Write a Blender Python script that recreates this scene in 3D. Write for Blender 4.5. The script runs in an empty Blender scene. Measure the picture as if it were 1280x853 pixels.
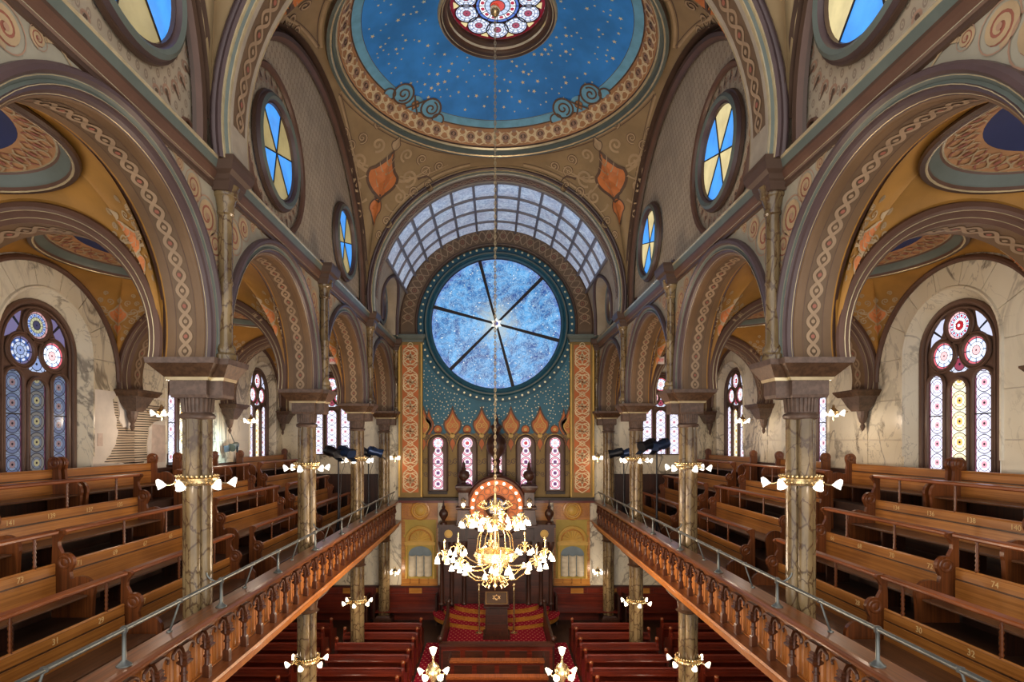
import bpy, math, random
from math import sin, cos, tan, pi, sqrt, atan2, asin, acos, radians, hypot
from mathutils import Vector
from mathutils.bvhtree import BVHTree
random.seed(7)
SC = bpy.context.scene
COL = SC.collection

# ------------------------------------------------------------------ camera, world, exposure
# every height in this script is measured from the eye; LIFT puts the main floor at z = 0 at the end
LIFT = 6.5
FPX = 700.0
cam_d = bpy.data.cameras.new('camera')
cam_d.sensor_width = 36.0
cam_d.lens = 36.0 * FPX / 1280.0
cam_d.shift_x = (640 - 618.3) / 1280.0
cam_d.shift_y = (551.5 - 426.5) / 1280.0
cam_d.clip_start = 0.05
cam = bpy.data.objects.new('camera', cam_d)
COL.objects.link(cam)
cam.location = (-0.06, 0.0, 0.0)
cam.rotation_euler = (pi / 2, 0, 0)
SC.camera = cam

world = bpy.data.worlds.new('daylight')
SC.world = world
world.use_nodes = True
bg = world.node_tree.nodes.get('Background') or world.node_tree.nodes.new('ShaderNodeBackground')
bg.inputs[0].default_value = (1.0, 0.96, 0.92, 1)
bg.inputs[1].default_value = 1.55
SC.view_settings.view_transform = 'Standard'
SC.view_settings.look = 'None'
SC.view_settings.gamma = 1
SC.view_settings.use_curve_mapping = False
SC.view_settings.exposure = 0.3

# ------------------------------------------------------------------ mesh builder
class MB:
    def __init__(s):
        s.v = []; s.f = []; s.mi = []; s.uv = []
    def add(s, vs, fs, mi=0, uvs=None):
        o = len(s.v)
        s.v += [tuple(p) for p in vs]
        s.f += [tuple(i + o for i in f) for f in fs]
        s.mi += [mi] * len(fs)
        s.uv += list(uvs) if uvs else [(0.0, 0.0)] * len(vs)
        return s
    def grid(s, fn, nu, nv, mi=0, uvf=None, keep=None):
        vs = []; uv = []
        for i in range(nu + 1):
            for j in range(nv + 1):
                u, v = i / nu, j / nv
                vs.append(fn(u, v)); uv.append(uvf(u, v) if uvf else (u, v))
        fs = []
        for i in range(nu):
            for j in range(nv):
                if keep and not keep((i + .5) / nu, (j + .5) / nv): continue
                a = i * (nv + 1) + j
                fs.append((a, a + 1, a + nv + 2, a + nv + 1))
        return s.add(vs, fs, mi, uv)
    def box(s, x0, x1, y0, y1, z0, z1, mi=0):
        if x0 > x1: x0, x1 = x1, x0
        if y0 > y1: y0, y1 = y1, y0
        if z0 > z1: z0, z1 = z1, z0
        vs = [(x0,y0,z0),(x1,y0,z0),(x1,y1,z0),(x0,y1,z0),(x0,y0,z1),(x1,y0,z1),(x1,y1,z1),(x0,y1,z1)]
        fs = [(0,3,2,1),(4,5,6,7),(0,1,5,4),(1,2,6,5),(2,3,7,6),(3,0,4,7)]
        return s.add(vs, fs, mi, [(p[0]+p[1], p[2]) for p in vs])
    def frus(s, cx, cy, secs, mi=0):
        """stack of rectangular sections (z, hx, hy)"""
        vs = []; fs = []
        for z, hx, hy in secs:
            vs += [(cx-hx,cy-hy,z),(cx+hx,cy-hy,z),(cx+hx,cy+hy,z),(cx-hx,cy+hy,z)]
        n = len(secs)
        for k in range(n-1):
            for q in range(4):
                a = k*4+q; b = k*4+(q+1)%4
                fs.append((a, b, b+4, a+4))
        fs.append((3,2,1,0)); o=(n-1)*4; fs.append((o,o+1,o+2,o+3))
        return s.add(vs, fs, mi)
    def lathe(s, prof, c=(0,0,0), n=12, mi=0, a0=0.0, a1=2*pi, cap=True, axis='z', mis=None):
        vs = []; full = abs(a1-a0-2*pi) < 1e-6
        m = n if full else n+1
        for r, z in prof:
            for k in range(m):
                a = a0 + (a1-a0)*k/n
                p = (r*cos(a), r*sin(a), z)
                if axis == 'y': p = (p[0], p[2], p[1])
                if axis == 'x': p = (p[2], p[0], p[1])
                vs.append((c[0]+p[0], c[1]+p[1], c[2]+p[2]))
        o = len(s.v)
        for j in range(len(prof)-1):
            fs = []
            for k in range(n):
                k2 = (k+1) % m
                fs.append((j*m+k, j*m+k2, (j+1)*m+k2, (j+1)*m+k))
            mm = mis[j] if mis else mi
            if j == 0:
                s.add(vs, fs, mm, [(0.,0.)]*len(vs))
            else:
                s.f += [tuple(i+o for i in f) for f in fs]; s.mi += [mm]*len(fs)
        if cap and full:
            if prof[0][0] > 1e-4: s.f.append(tuple(o+k for k in range(m-1,-1,-1))); s.mi.append(mis[0] if mis else mi)
            if prof[-1][0] > 1e-4: s.f.append(tuple(o+(len(prof)-1)*m+k for k in range(m))); s.mi.append(mis[-1] if mis else mi)
        return s
    def tube(s, path, r, n=6, mi=0, closed=False, cap=True):
        P = [Vector(p) for p in path]; N = len(P)
        rr = r if isinstance(r, (list, tuple)) else [r]*N
        vs = []; prev = None
        for i in range(N):
            if closed: t = P[(i+1)%N]-P[i-1]
            else: t = P[min(i+1,N-1)]-P[max(i-1,0)]
            t.normalize()
            if prev is None:
                up = Vector((0,0,1)) if abs(t.z) < .9 else Vector((1,0,0))
                a = t.cross(up).normalized()
            else:
                a = (prev - t*prev.dot(t)).normalized()
            prev = a
            b = t.cross(a)
            for k in range(n):
                q = 2*pi*k/n
                vs.append(P[i] + (a*cos(q)+b*sin(q))*rr[i])
        fs = []
        for i in range(N if closed else N-1):
            i2 = (i+1) % N
            for k in range(n):
                k2 = (k+1) % n
                fs.append((i*n+k, i*n+k2, i2*n+k2, i2*n+k))
        if cap and not closed:
            fs.append(tuple(range(n-1,-1,-1))); fs.append(tuple((N-1)*n+k for k in range(n)))
        return s.add(vs, fs, mi)
    def prism(s, poly, fn, d0, d1, mi=0):
        n = len(poly)
        vs = [fn(u,v,d0) for u,v in poly] + [fn(u,v,d1) for u,v in poly]
        fs = [tuple(range(n)), tuple(range(2*n-1,n-1,-1))]
        for k in range(n):
            k2 = (k+1) % n
            fs.append((k, n+k, n+k2, k2))
        return s.add(vs, fs, mi, [(u,v) for u,v in poly]*2)
    def bar(s, p, q, w, h, mi=0, up=(0,0,1)):
        p = Vector(p); q = Vector(q); t = (q-p).normalized(); u = Vector(up)
        a = t.cross(u)
        if a.length < 1e-4: a = t.cross(Vector((0,1,0)))
        a.normalize(); b = a.cross(t)
        vs = []
        for c in (p, q):
            vs += [c-a*w/2-b*h/2, c+a*w/2-b*h/2, c+a*w/2+b*h/2, c-a*w/2+b*h/2]
        return s.add(vs, [(0,3,2,1),(4,5,6,7),(0,1,5,4),(1,2,6,5),(2,3,7,6),(3,0,4,7)], mi)
    def ball(s, c, r, n=8, mi=0, sz=1.0):
        k = max(4, n//2)
        return s.lathe([(max(1e-5, r*sin(pi*j/k)), -r*cos(pi*j/k)*sz) for j in range(k+1)], c, n, mi, cap=False)
    def mesh(s, name, mats, smooth=False):
        me = bpy.data.meshes.new(name)
        me.from_pydata(s.v, [], s.f)
        if not isinstance(mats, (list, tuple)): mats = [mats]
        for m in mats: me.materials.append(m)
        if len(mats) > 1: me.polygons.foreach_set('material_index', s.mi)
        ul = me.uv_layers.new(name='uv')
        idx = [0]*len(me.loops); me.loops.foreach_get('vertex_index', idx)
        flat = []
        for i in idx: flat += s.uv[i]
        ul.data.foreach_set('uv', flat)
        if smooth:
            me.polygons.foreach_set('use_smooth', [True]*len(me.polygons))
            me.set_sharp_from_angle(angle=radians(smooth if smooth is not True else 42))
        me.update()
        return me
    def build(s, name, mats, parent=None, smooth=False, loc=None):
        return link(name, s.mesh(name, mats, smooth), parent, loc)

def link(name, me, parent=None, loc=None):
    o = bpy.data.objects.new(name, me); COL.objects.link(o)
    if parent is not None: o.parent = parent
    if loc: o.location = loc
    return o
def thing(name, label, cat, loc=(0,0,0), group=None, rz=0.0):
    o = bpy.data.objects.new(name, None); COL.objects.link(o)
    o.empty_display_size = .1
    o.location = loc; o.rotation_euler = (0,0,rz)
    return tag(o, label, cat, group)
def tag(o, label, cat, group=None):
    o['label'] = label; o['category'] = cat
    if group: o['group'] = group
    return o
def struct(o, label=None):
    o['kind'] = 'structure'
    if label: o['label'] = label
    return o
def stuff(o):
    o['kind'] = 'stuff'; return o
def sempty(name, label=None, loc=(0,0,0)):
    o = bpy.data.objects.new(name, None); COL.objects.link(o); o.location = loc
    return struct(o, label)
def copy_tree(o, parent=None, loc=None, label=None):
    c = o.copy(); COL.objects.link(c); c.parent = parent
    if loc: c.location = loc
    if label: c['label'] = label
    for ch in list(o.children): copy_tree(ch, c)
    return c

# ------------------------------------------------------------------ painted ornament: flat paint shapes laid on a surface fn(u,v,d)
class Dec(MB):
    def __init__(s, fn, d=.004):
        MB.__init__(s); s.fn = fn; s.d = d
    def rib(s, pts, w, mi=0, lay=0, closed=False, tap=False):
        n = len(pts); vs = []
        for i in range(n):
            if closed: a, b = pts[i-1], pts[(i+1)%n]
            else: a, b = pts[max(i-1,0)], pts[min(i+1,n-1)]
            tx, ty = b[0]-a[0], b[1]-a[1]; L = hypot(tx,ty) or 1
            ww = w*.5*((1-.8*i/(n-1)) if tap else 1)
            nx, ny = -ty/L*ww, tx/L*ww
            d = s.d*(1+lay)
            vs.append(s.fn(pts[i][0]+nx, pts[i][1]+ny, d)); vs.append(s.fn(pts[i][0]-nx, pts[i][1]-ny, d))
        fs = [(2*i, 2*i+1, (2*i+3)%(2*n), (2*i+2)%(2*n)) for i in range(n if closed else n-1)]
        s.add(vs, fs, mi)
    def fan(s, pts, mi=0, lay=0, c=None):
        n = len(pts)
        c = c or (sum(p[0] for p in pts)/n, sum(p[1] for p in pts)/n)
        d = s.d*(1+lay)
        mid = [(c[0]*.5+p[0]*.5, c[1]*.5+p[1]*.5) for p in pts]
        vs = [s.fn(c[0],c[1],d)] + [s.fn(p[0],p[1],d) for p in mid] + [s.fn(p[0],p[1],d) for p in pts]
        fs = []
        for k in range(n):
            k2 = (k+1)%n
            fs += [(0,1+k,1+k2), (1+k,1+n+k,1+n+k2,1+k2)]
        s.add(vs, fs, mi)
    def disc(s, c, r, mi=0, lay=0, n=10, ry=None):
        s.fan([(c[0]+r*cos(2*pi*k/n), c[1]+(ry or r)*sin(2*pi*k/n)) for k in range(n)], mi, lay, c)
    def ring(s, c, r, w, mi=0, lay=0, n=16, ry=None):
        s.rib([(c[0]+r*cos(2*pi*k/n), c[1]+(ry or r)*sin(2*pi*k/n)) for k in range(n)], w, mi, lay, closed=True)
    def spiral(s, c, r, turns, a0, sgn, w, mi=0, lay=0, n=26):
        s.rib([(c[0]+r*(1-.88*i/n)*cos(a0+sgn*turns*2*pi*i/n), c[1]+r*(1-.88*i/n)*sin(a0+sgn*turns*2*pi*i/n)) for i in range(n+1)], w, mi, lay)
    def star(s, c, r, mi=0, lay=0, n=5, a0=pi/2, k=.42):
        s.fan([(c[0]+(r if i%2==0 else r*k)*cos(a0+pi*i/n), c[1]+(r if i%2==0 else r*k)*sin(a0+pi*i/n)) for i in range(2*n)], mi, lay, c)
    def guilloche(s, u0, u1, vc, amp, per, w, m1=0, m2=1, md=2, n=10):
        k = max(1, round((u1-u0)/per)); per = (u1-u0)/k
        N = k*n
        for ph in (0, pi):
            s.rib([(u0+(u1-u0)*i/N, vc+amp*sin(2*pi*i/N*k/2+ph)) for i in range(N+1)], w, m1 if ph == 0 else m2, 1 if ph else 2)
        for i in range(k):
            s.disc((u0+(i+.5)*per, vc), amp*.42, md if i%2 else m2, 3, 8)
    def ogee(s, c, w, h, mi=0, mo=1, lay=0, flip=1):
        """tear-drop / ogee medallion, point up"""
        pts = []
        for k in range(0, 13):
            t = k/12
            x = w*.5*(sin(pi*min(1,t*1.25))**.8 if t < .8 else 0)
            if t >= .5: x = w*.5*max(0, (1-(t-.42)/.58))**1.5*1.02 if t > .56 else x
            pts.append((x, (t-.42)*h*flip))
        outl = [(c[0]+x, c[1]+y) for x, y in pts] + [(c[0]-x, c[1]+y) for x, y in pts[-2:0:-1]]
        s.fan(outl, mi, lay, c)
        s.rib(outl, w*.09, mo, lay+1, closed=True)
    def medallion(s, c, k, mf=0, mo=1, ms=2):
        """arabesque cartouche: filled ogee with tail drop, curls and leafy side scrolls"""
        x, y = c
        s.ogee((x, y), .62*k, .86*k, mf, mo, 1)
        s.ogee((x, y-.56*k), .24*k, .5*k, mf, mo, 1, -1)
        s.disc((x, y-.36*k), .08*k, mo, 2, 8)
        s.rib([(x, y+(-.3+.7*i/8)*k) for i in range(9)], .03*k, ms, 4)
        for q in (-1, 1):
            for (v0, ln) in ((-.22,.13),(-.08,.19),(.08,.16),(.24,.08)):
                s.rib([(x+q*ln*t_*k, y+(v0+.16*t_*t_)*k) for t_ in [i/6 for i in range(7)]], .035*k, ms, 3, tap=True)
            s.spiral((x+q*.52*k, y+.12*k), .17*k, 1.5, -pi/2 if q>0 else -pi/2, q, .045*k, ms, 1)
            s.spiral((x+q*.46*k, y-.26*k), .13*k, 1.4, pi/2, -q, .04*k, ms, 1)
            s.spiral((x+q*.3*k, y+.5*k), .13*k, 1.4, -pi/2, -q, .04*k, ms, 1)
            s.rib([(x+q*(.34+.5*t)*k, y+(.02+.42*t*t)*k) for t in [i/8 for i in range(9)]], .07*k, ms, 2, tap=True)
            s.rib([(x+q*(.7+.34*t)*k, y+(.16+.1*sin(3*t))*k) for t in [i/8 for i in range(9)]], .06*k, mo, 2, tap=True)
            s.rib([(x+q*(.2+.25*t)*k, y+(-.45-.28*t+.2*t*t)*k) for t in [i/8 for i in range(9)]], .05*k, ms, 2, tap=True)
        s.ogee((x, y+.62*k), .16*k, .3*k, ms, mo, 1)
        if k > .3:
            for q in (-1, 1):
                for (du, dv, r, sg) in ((.78,.34,.12,1),(1.0,.52,.09,-1),(.62,.52,.1,-1),(.72,-.08,.1,-1),(.3,-.74,.1,1),(.2,-1.0,.07,-1),(.44,.84,.09,1),(.92,.12,.07,1)):
                    c2 = (x+q*du*k, y+dv*k)
                    s.spiral(c2, r*k, 1.5, -pi/2, q*sg, .045*k, mo, 0, 20); s.spiral(c2, r*k, 1.5, -pi/2, q*sg, .026*k, ms, 1, 20)
                s.rib([(x+q*(.34+.8*t_)*k, y+(.1+.5*t_*t_)*k) for t_ in [i/12 for i in range(13)]], .035*k, ms, 2, tap=True)
                s.rib([(x+q*(.3+.5*t_)*k, y+(-.05-.12*sin(3*t_))*k) for t_ in [i/12 for i in range(13)]], .035*k, ms, 2, tap=True)
    def scrolls(s, u0, u1, v0, v1, m1=0, m2=1, mf=2):
        """running rinceau: alternating spirals joined by an undulating stem"""
        h = (v1-v0); n = max(1, round((u1-u0)/(h*.95))); p = (u1-u0)/n; vc = (v0+v1)/2
        for i in range(n):
            c = (u0+(i+.5)*p, vc+(h*.1 if i%2 else -h*.1)); q = 1 if i%2 else -1
            s.disc(c, h*.24, mf, 0, 12)
            s.spiral(c, h*.34, 1.9, -q*pi/2, q, h*.09, m1, 1, 30)
            s.spiral((c[0]+p*.5, vc-q*h*.26), h*.13, 1.3, q*pi/2, -q, h*.05, m2, 1, 16)
            s.disc(c, h*.06, m2, 3, 8)
        s.rib([(u0+(u1-u0)*i/(n*10), vc-h*.3*cos(pi*i/10)*.9) for i in range(n*10+1)], h*.06, m2, 2)

# ------------------------------------------------------------------ node helpers
class NT:
    def __init__(s, name):
        s.m = bpy.data.materials.new(name); s.m.use_nodes = True
        s.t = s.m.node_tree; s.n = s.t.nodes
        s.p = s.n.get('Principled BSDF')
    def node(s, kind, **kw):
        nd = s.n.new(kind)
        for k, v in kw.items(): setattr(nd, k, v)
        return nd
    def set(s, sock, v):
        if isinstance(v, E): s.t.links.new(v.s, sock)
        elif hasattr(v, 'is_output'): s.t.links.new(v, sock)
        else:
            if hasattr(sock.default_value, '__len__') and len(sock.default_value) == 4 and len(v) == 3: v = (*v, 1)
            sock.default_value = v
    def math(s, op, *a):
        nd = s.node('ShaderNodeMath', operation=op)
        for i, x in enumerate(a): s.set(nd.inputs[i], x)
        return E(s, nd.outputs[0])
    def coord(s, which='Object', scale=(1,1,1), rot=(0,0,0)):
        tc = s.node('ShaderNodeTexCoord'); mp = s.node('ShaderNodeMapping')
        mp.inputs['Scale'].default_value = scale; mp.inputs['Rotation'].default_value = rot
        s.t.links.new(tc.outputs[which], mp.inputs[0]); return mp.outputs[0]
    def uv(s):
        sp = s.node('ShaderNodeSeparateXYZ'); s.t.links.new(s.coord('UV'), sp.inputs[0])
        return E(s, sp.outputs[0]), E(s, sp.outputs[1])
    def noise(s, vec, scale=5, detail=3, dist=0.0, rough=.55):
        nd = s.node('ShaderNodeTexNoise')
        s.t.links.new(vec, nd.inputs['Vector'])
        nd.inputs['Scale'].default_value = scale; nd.inputs['Detail'].default_value = detail
        nd.inputs['Distortion'].default_value = dist; nd.inputs['Roughness'].default_value = rough
        return E(s, nd.outputs[0])
    def voro(s, vec, scale, feature='F1', out='Distance'):
        nd = s.node('ShaderNodeTexVoronoi', feature=feature)
        s.t.links.new(vec, nd.inputs['Vector']); nd.inputs['Scale'].default_value = scale
        return E(s, nd.outputs[out])
    def mix(s, f, a, b):
        nd = s.node('ShaderNodeMix', data_type='RGBA')
        s.set(nd.inputs[0], f); s.set(nd.inputs[6], a); s.set(nd.inputs[7], b)
        return E(s, nd.outputs[2])
    def bump(s, h, strength=.2, dist=.01):
        nd = s.node('ShaderNodeBump'); nd.inputs['Strength'].default_value = strength
        nd.inputs['Distance'].default_value = dist; s.set(nd.inputs['Height'], h)
        s.t.links.new(nd.outputs[0], s.p.inputs['Normal'])
    def fin(s, col, rough=.6, metal=0.0, coat=0.0, spec=.5):
        s.set(s.p.inputs['Base Color'], col); s.set(s.p.inputs['Roughness'], rough)
        s.p.inputs['Metallic'].default_value = metal; s.p.inputs['Coat Weight'].default_value = coat
        s.p.inputs['Coat Roughness'].default_value = .15
        s.p.inputs['Specular IOR Level'].default_value = spec
        return s.m
    def glow(s, col, strength, base=None, sampled=True):
        s.set(s.p.inputs['Emission Color'], col); s.set(s.p.inputs['Emission Strength'], strength)
        s.set(s.p.inputs['Base Color'], base or (.03,.03,.04)); s.p.inputs['Roughness'].default_value = .15
        if not sampled: s.m.cycles.emission_sampling = 'NONE'
        return s.m
class E:
    def __init__(s, t, sock): s.t = t; s.s = sock
    def __add__(a, b): return a.t.math('ADD', a, b)
    def __radd__(a, b): return a.t.math('ADD', b, a)
    def __sub__(a, b): return a.t.math('SUBTRACT', a, b)
    def __rsub__(a, b): return a.t.math('SUBTRACT', b, a)
    def __mul__(a, b): return a.t.math('MULTIPLY', a, b)
    def __rmul__(a, b): return a.t.math('MULTIPLY', b, a)
    def __truediv__(a, b): return a.t.math('DIVIDE', a, b)
    def lt(a, b): return a.t.math('LESS_THAN', a, b)
    def gt(a, b): return a.t.math('GREATER_THAN', a, b)
    def fract(a): return a.t.math('FRACT', a)
    def floor(a): return a.t.math('FLOOR', a)
    def abs(a): return a.t.math('ABSOLUTE', a)
    def sin(a): return a.t.math('SINE', a)
    def sqrt(a): return a.t.math('SQRT', a)
    def pow(a, b): return a.t.math('POWER', a, b)
    def ss(a, lo, hi):
        nd = a.t.node('ShaderNodeMapRange', interpolation_type='SMOOTHSTEP')
        a.t.set(nd.inputs[0], a); nd.inputs[1].default_value = lo; nd.inputs[2].default_value = hi
        return E(a.t, nd.outputs[0])
def rgb(r, g, b):
    f = lambda c: (c/255/12.92) if c <= 10 else ((c/255+.055)/1.055)**2.4
    return (f(r), f(g), f(b))
def sc(c, k): return tuple(min(1, x*k) for x in c)

def paint(name, c, rough=.6, var=.12, scale=3, metal=0.0, coat=0.0, spec=.4):
    t = NT(name)
    n = t.noise(t.coord('Object'), scale, 4)
    return t.fin(t.mix(n.ss(.3,.7), sc(c,1-var), sc(c,1+var)), rough, metal, coat, spec)
def wood(name, c1, c2, axis='y', rough=.35, coat=.25, k=1.0, fine=26):
    t = NT(name)
    st = {'x': (.7*k,fine,fine), 'y': (fine,.7*k,fine), 'z': (fine,fine,.7*k)}[axis]
    n = t.noise(t.coord('Object', st), 1.0, 5, .6, .6)
    big = t.noise(t.coord('Object'), 1.3, 2)
    f = (n*.75+big*.4).ss(.35,.8)
    t.bump(n, .12, .004)
    return t.fin(t.mix(f, c1, c2), rough, 0, coat)
def marble(name, base, dark, vein, scale=1.2, width=.035, rough=.25, obj=True, dist=1.4):
    t = NT(name)
    v = t.coord('Object', (1,1,.6), (.5,.4,.6))
    n1 = t.noise(v, scale, 5, dist); n2 = t.noise(v, scale*2.3, 4, dist); cl = t.noise(v, scale*.8, 3)
    v1 = 1-(n1-.5).abs().ss(0, width); v2 = 1-(n2-.5).abs().ss(0, width*.5)
    veins = (v1*.9+v2*.5)*cl.ss(.3,.6)
    c = t.mix(cl.ss(.3,.7), base, dark)
    return t.fin(t.mix(veins, c, vein), rough, 0, .1)

M = {}
M['taupe'] = paint('taupe_plaster', rgb(160,148,130), .75)
M['frieze'] = paint('frieze_plaster', rgb(160,152,132), .7, .14, 1.6)
M['mauve'] = paint('mauve_moulding', rgb(84,67,66), .38, .08)
M['brown'] = paint('brown_moulding', rgb(80,60,48), .42, .1)
M['rust'] = paint('rust_moulding', rgb(96,68,54), .42, .1)
M['sage'] = paint('sage_moulding', rgb(96,104,96), .42, .08)
M['gilt'] = paint('gilt_line', rgb(214,196,156), .25, .1, 6, .5)
M['ochre'] = paint('ochre_vault', rgb(164,116,48), .6, .18, 1.4)
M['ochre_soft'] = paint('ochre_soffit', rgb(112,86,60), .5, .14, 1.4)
M['olive'] = paint('olive_tan_plaster', rgb(150,126,90), .65, .14, 1.2)
M['cream_p'] = paint('cream_paint', rgb(176,150,114), .6)
M['pink_p'] = paint('dusty_pink_paint', rgb(166,130,106), .6)
M['rose_p'] = paint('rose_brown_paint', rgb(150,92,74), .6)
M['orange_p'] = paint('orange_paint', rgb(204,122,66), .55)
M['grey_p'] = paint('grey_blue_paint', rgb(128,128,128), .6)
M['dkline'] = paint('umber_line_paint', rgb(98,76,60), .6)
M['blue'] = paint('dome_blue', rgb(54,140,222), .6, .2, .9)
M['blue_band'] = paint('pale_blue_band', rgb(112,172,200), .6, .12, 4)
M['navy'] = paint('navy_saucer', rgb(44,52,92), .6, .15, 1)
M['teal'] = paint('teal_wall', rgb(62,112,132), .6, .12, 1.5)
M['teal_dk'] = paint('dark_teal_ring', rgb(36,84,102), .45, .12)
M['star'] = paint('gold_leaf_star', rgb(240,226,180), .35, .05, 5, .3)
M['peach'] = paint('peach_frieze', rgb(178,130,88), .6, .12, 2)
M['oak_y'] = wood('golden_oak', rgb(146,88,34), rgb(196,130,60), 'y', .36, .15, .5, 30)
M['oak_x'] = wood('golden_oak_cross', rgb(150,92,28), rgb(206,142,60), 'x')
M['oak_z'] = wood('golden_oak_upright', rgb(128,72,26), rgb(180,108,46), 'z')
M['rail_w'] = wood('red_brown_rail', rgb(104,50,20), rgb(160,86,38), 'y', .34, .2)
M['end_w'] = wood('brown_pew_end', rgb(74,36,14), rgb(138,76,34), 'z', .35, .35)
M['seat_w'] = wood('dark_seat', rgb(56,34,20), rgb(104,66,38), 'y', .4, .3)
M['dark_w'] = wood('dark_walnut', rgb(34,16,8), rgb(74,38,20), 'z', .42, .1)
M['dark_x'] = wood('dark_walnut_cross', rgb(40,18,10), rgb(86,42,22), 'x', .42, .1)
M['mahog'] = wood('red_mahogany', rgb(70,18,10), rgb(124,44,22), 'x', .34, .25)
M['ledge_w'] = wood('balcony_ledge', rgb(84,46,22), rgb(140,82,42), 'y', .32, .3)
M['post_w'] = wood('baluster_wood', rgb(54,26,12), rgb(98,52,24), 'z', .4, .15)
M['bead_w'] = wood('beadboard', rgb(150,84,32), rgb(200,126,56), 'z', .4, .15)
M['floor_w'] = wood('floor_boards', rgb(36,20,12), rgb(68,40,22), 'y', .5, .1)
M['marble'] = marble('cream_marble', rgb(236,228,206), rgb(218,204,174), rgb(128,116,98), .9, .035, .35)
def crackle():
    t = NT('brown_veined_column_marble')
    v = t.coord('Object', (1,1,.5)); n = t.noise(v, 5, 4)
    w = t.node('ShaderNodeVectorMath', operation='ADD'); t.t.links.new(v, w.inputs[0])
    cv = t.node('ShaderNodeCombineXYZ')
    for k in range(3): t.set(cv.inputs[k], n*(.3-.05*k))
    t.t.links.new(cv.outputs[0], w.inputs[1])
    e1 = t.voro(w.outputs[0], 7, 'DISTANCE_TO_EDGE'); e2 = t.voro(w.outputs[0], 15, 'DISTANCE_TO_EDGE')
    vein = (1-e1.ss(0,.09))*.8+(1-e2.ss(0,.05))*.3*n.ss(.45,.6)
    base = t.mix(t.noise(v, 2.2, 4).ss(.35,.65), rgb(142,120,84), rgb(98,80,54))
    return t.fin(t.mix(vein, base, rgb(70,46,30)), .2, 0, .15)
M['marble_col'] = crackle()
M['stone_cap'] = paint('brown_stone_capital', rgb(94,74,62), .45, .25, 14)
M['bronze'] = paint('bronzed_abacus', rgb(86,62,44), .38, .3, 16, .2)
M['plaster'] = paint('white_plaster', rgb(226,216,204), .8, .05, 5)
M['pinkplaster'] = paint('scuffed_pink_plaster', rgb(212,192,178), .85, .1, 7)
M['lath'] = wood('wood_lath', rgb(150,124,100), rgb(224,208,184), 'y', .8, 0)
M['hole'] = paint('dark_cavity', rgb(30,22,18), .9)
M['brass'] = paint('brass', rgb(232,204,150), .25, .12, 9, .9)
M['pipe'] = paint('steel_pipe', rgb(112,116,112), .38, .12, 5, .7)
M['black'] = paint('black_metal', rgb(26,28,34), .4, .1, 5, .3)
M['bluegel'] = paint('blue_sheen_metal', rgb(44,62,96), .3, .2, 9, .5)
M['number'] = paint('painted_number', rgb(228,196,136), .6, .05)
M['drape'] = paint('white_drape', rgb(204,192,166), .8, .06, 6)
M['slate'] = paint('slate_blue_niche', rgb(118,132,138), .6)
M['gold_n'] = paint('gold_niche_paint', rgb(204,164,80), .45, .12, 2)
M['goldgrn'] = paint('olive_gold_paint', rgb(176,150,64), .5, .12, 2)
M['endolive'] = paint('olive_gold_wall', rgb(140,112,58), .55, .14, 1.5)
M['terra'] = paint('terracotta_panel', rgb(190,104,52), .55, .12, 2)
M['cast'] = paint('dark_iron', rgb(52,44,40), .5, .1, 6, .2)
M['lead'] = paint('lead_came', rgb(44,36,34), .5, .1, 6, .2)
M['frame_w'] = paint('brown_window_frame', rgb(104,78,64), .4, .1)
M['chain'] = paint('pale_chain_metal', rgb(206,190,156), .35, .1, 9, .6)
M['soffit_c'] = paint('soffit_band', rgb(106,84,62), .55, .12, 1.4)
M['guil'] = paint('guilloche_paint', rgb(156,130,102), .6)
M['cream_b'] = paint('bright_cream_paint', rgb(220,196,152), .6)
M['skybar'] = paint('grey_skylight_bar', rgb(120,116,122), .45, .1)
M['winshade'] = paint('cream_opal', rgb(230,214,170), .6)

def carpet():
    t = NT('red_carpet'); u = t.coord('Object', (1,1,1))
    sp = t.node('ShaderNodeSeparateXYZ'); t.t.links.new(u, sp.inputs[0])
    x = E(t, sp.outputs[0]); y = E(t, sp.outputs[1]); k = 6.5
    a = (x*k+.5*(y*k).floor()).fract()-.5; b = (y*k).fract()-.5
    d = (a*a+b*b).sqrt().lt(.17)
    return t.fin(t.mix(d, rgb(150,14,42), rgb(212,140,110)), .9, 0, 0, .2)
M['carpet'] = carpet()
def diaper(name, c1, c2, k):
    """small stencilled rosettes over plaster; UV in metres"""
    t = NT(name); u, v = t.uv()
    row = (v*k).floor()
    a = (u*k+.5*row).fract()-.5; b = (v*k).fract()-.5
    d = (a*a*2.2+b*b).sqrt()
    ringm = d.lt(.36)*d.gt(.2)+d.lt(.1)
    n = t.noise(t.coord('Object'), 2, 4)
    base = t.mix(n.ss(.3,.7), sc(c1,.88), sc(c1,1.1))
    return t.fin(t.mix(ringm*.75, base, c2), .75)
M['diaper'] = diaper('stencilled_plaster', rgb(176,160,136), rgb(132,112,94), 7.0)

def lampglass():
    t = NT('lit_glass_shade'); return t.glow((1.0,.84,.58), 4.0, (.8,.75,.65), sampled=False)
M['lamp'] = lampglass()
def lampcool():
    t = NT('lit_opal_shade'); return t.glow((1.0,.93,.82), 1.2, (.8,.78,.72), sampled=False)
M['opal'] = lampcool()
def flat_glow(name, c, k, sampled=True):
    t = NT(name)
    n = t.noise(t.coord('Object'), 3.0, 4)
    return t.glow(t.mix(n.ss(.25,.75), sc(c,.78), sc(c,1.12)), k, sc(c,.3), sampled)
M['g_blue'] = flat_glow('blue_glass', rgb(70,150,236), 1.0)
M['g_tan'] = flat_glow('khaki_glass', rgb(186,168,116), .55)
M['g_cream'] = flat_glow('cream_glass', rgb(232,214,158), .75)
M['g_white'] = flat_glow('white_glass', rgb(236,240,255), 1.0)
M['g_red'] = flat_glow('red_glass', rgb(190,40,44), .8)
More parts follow.
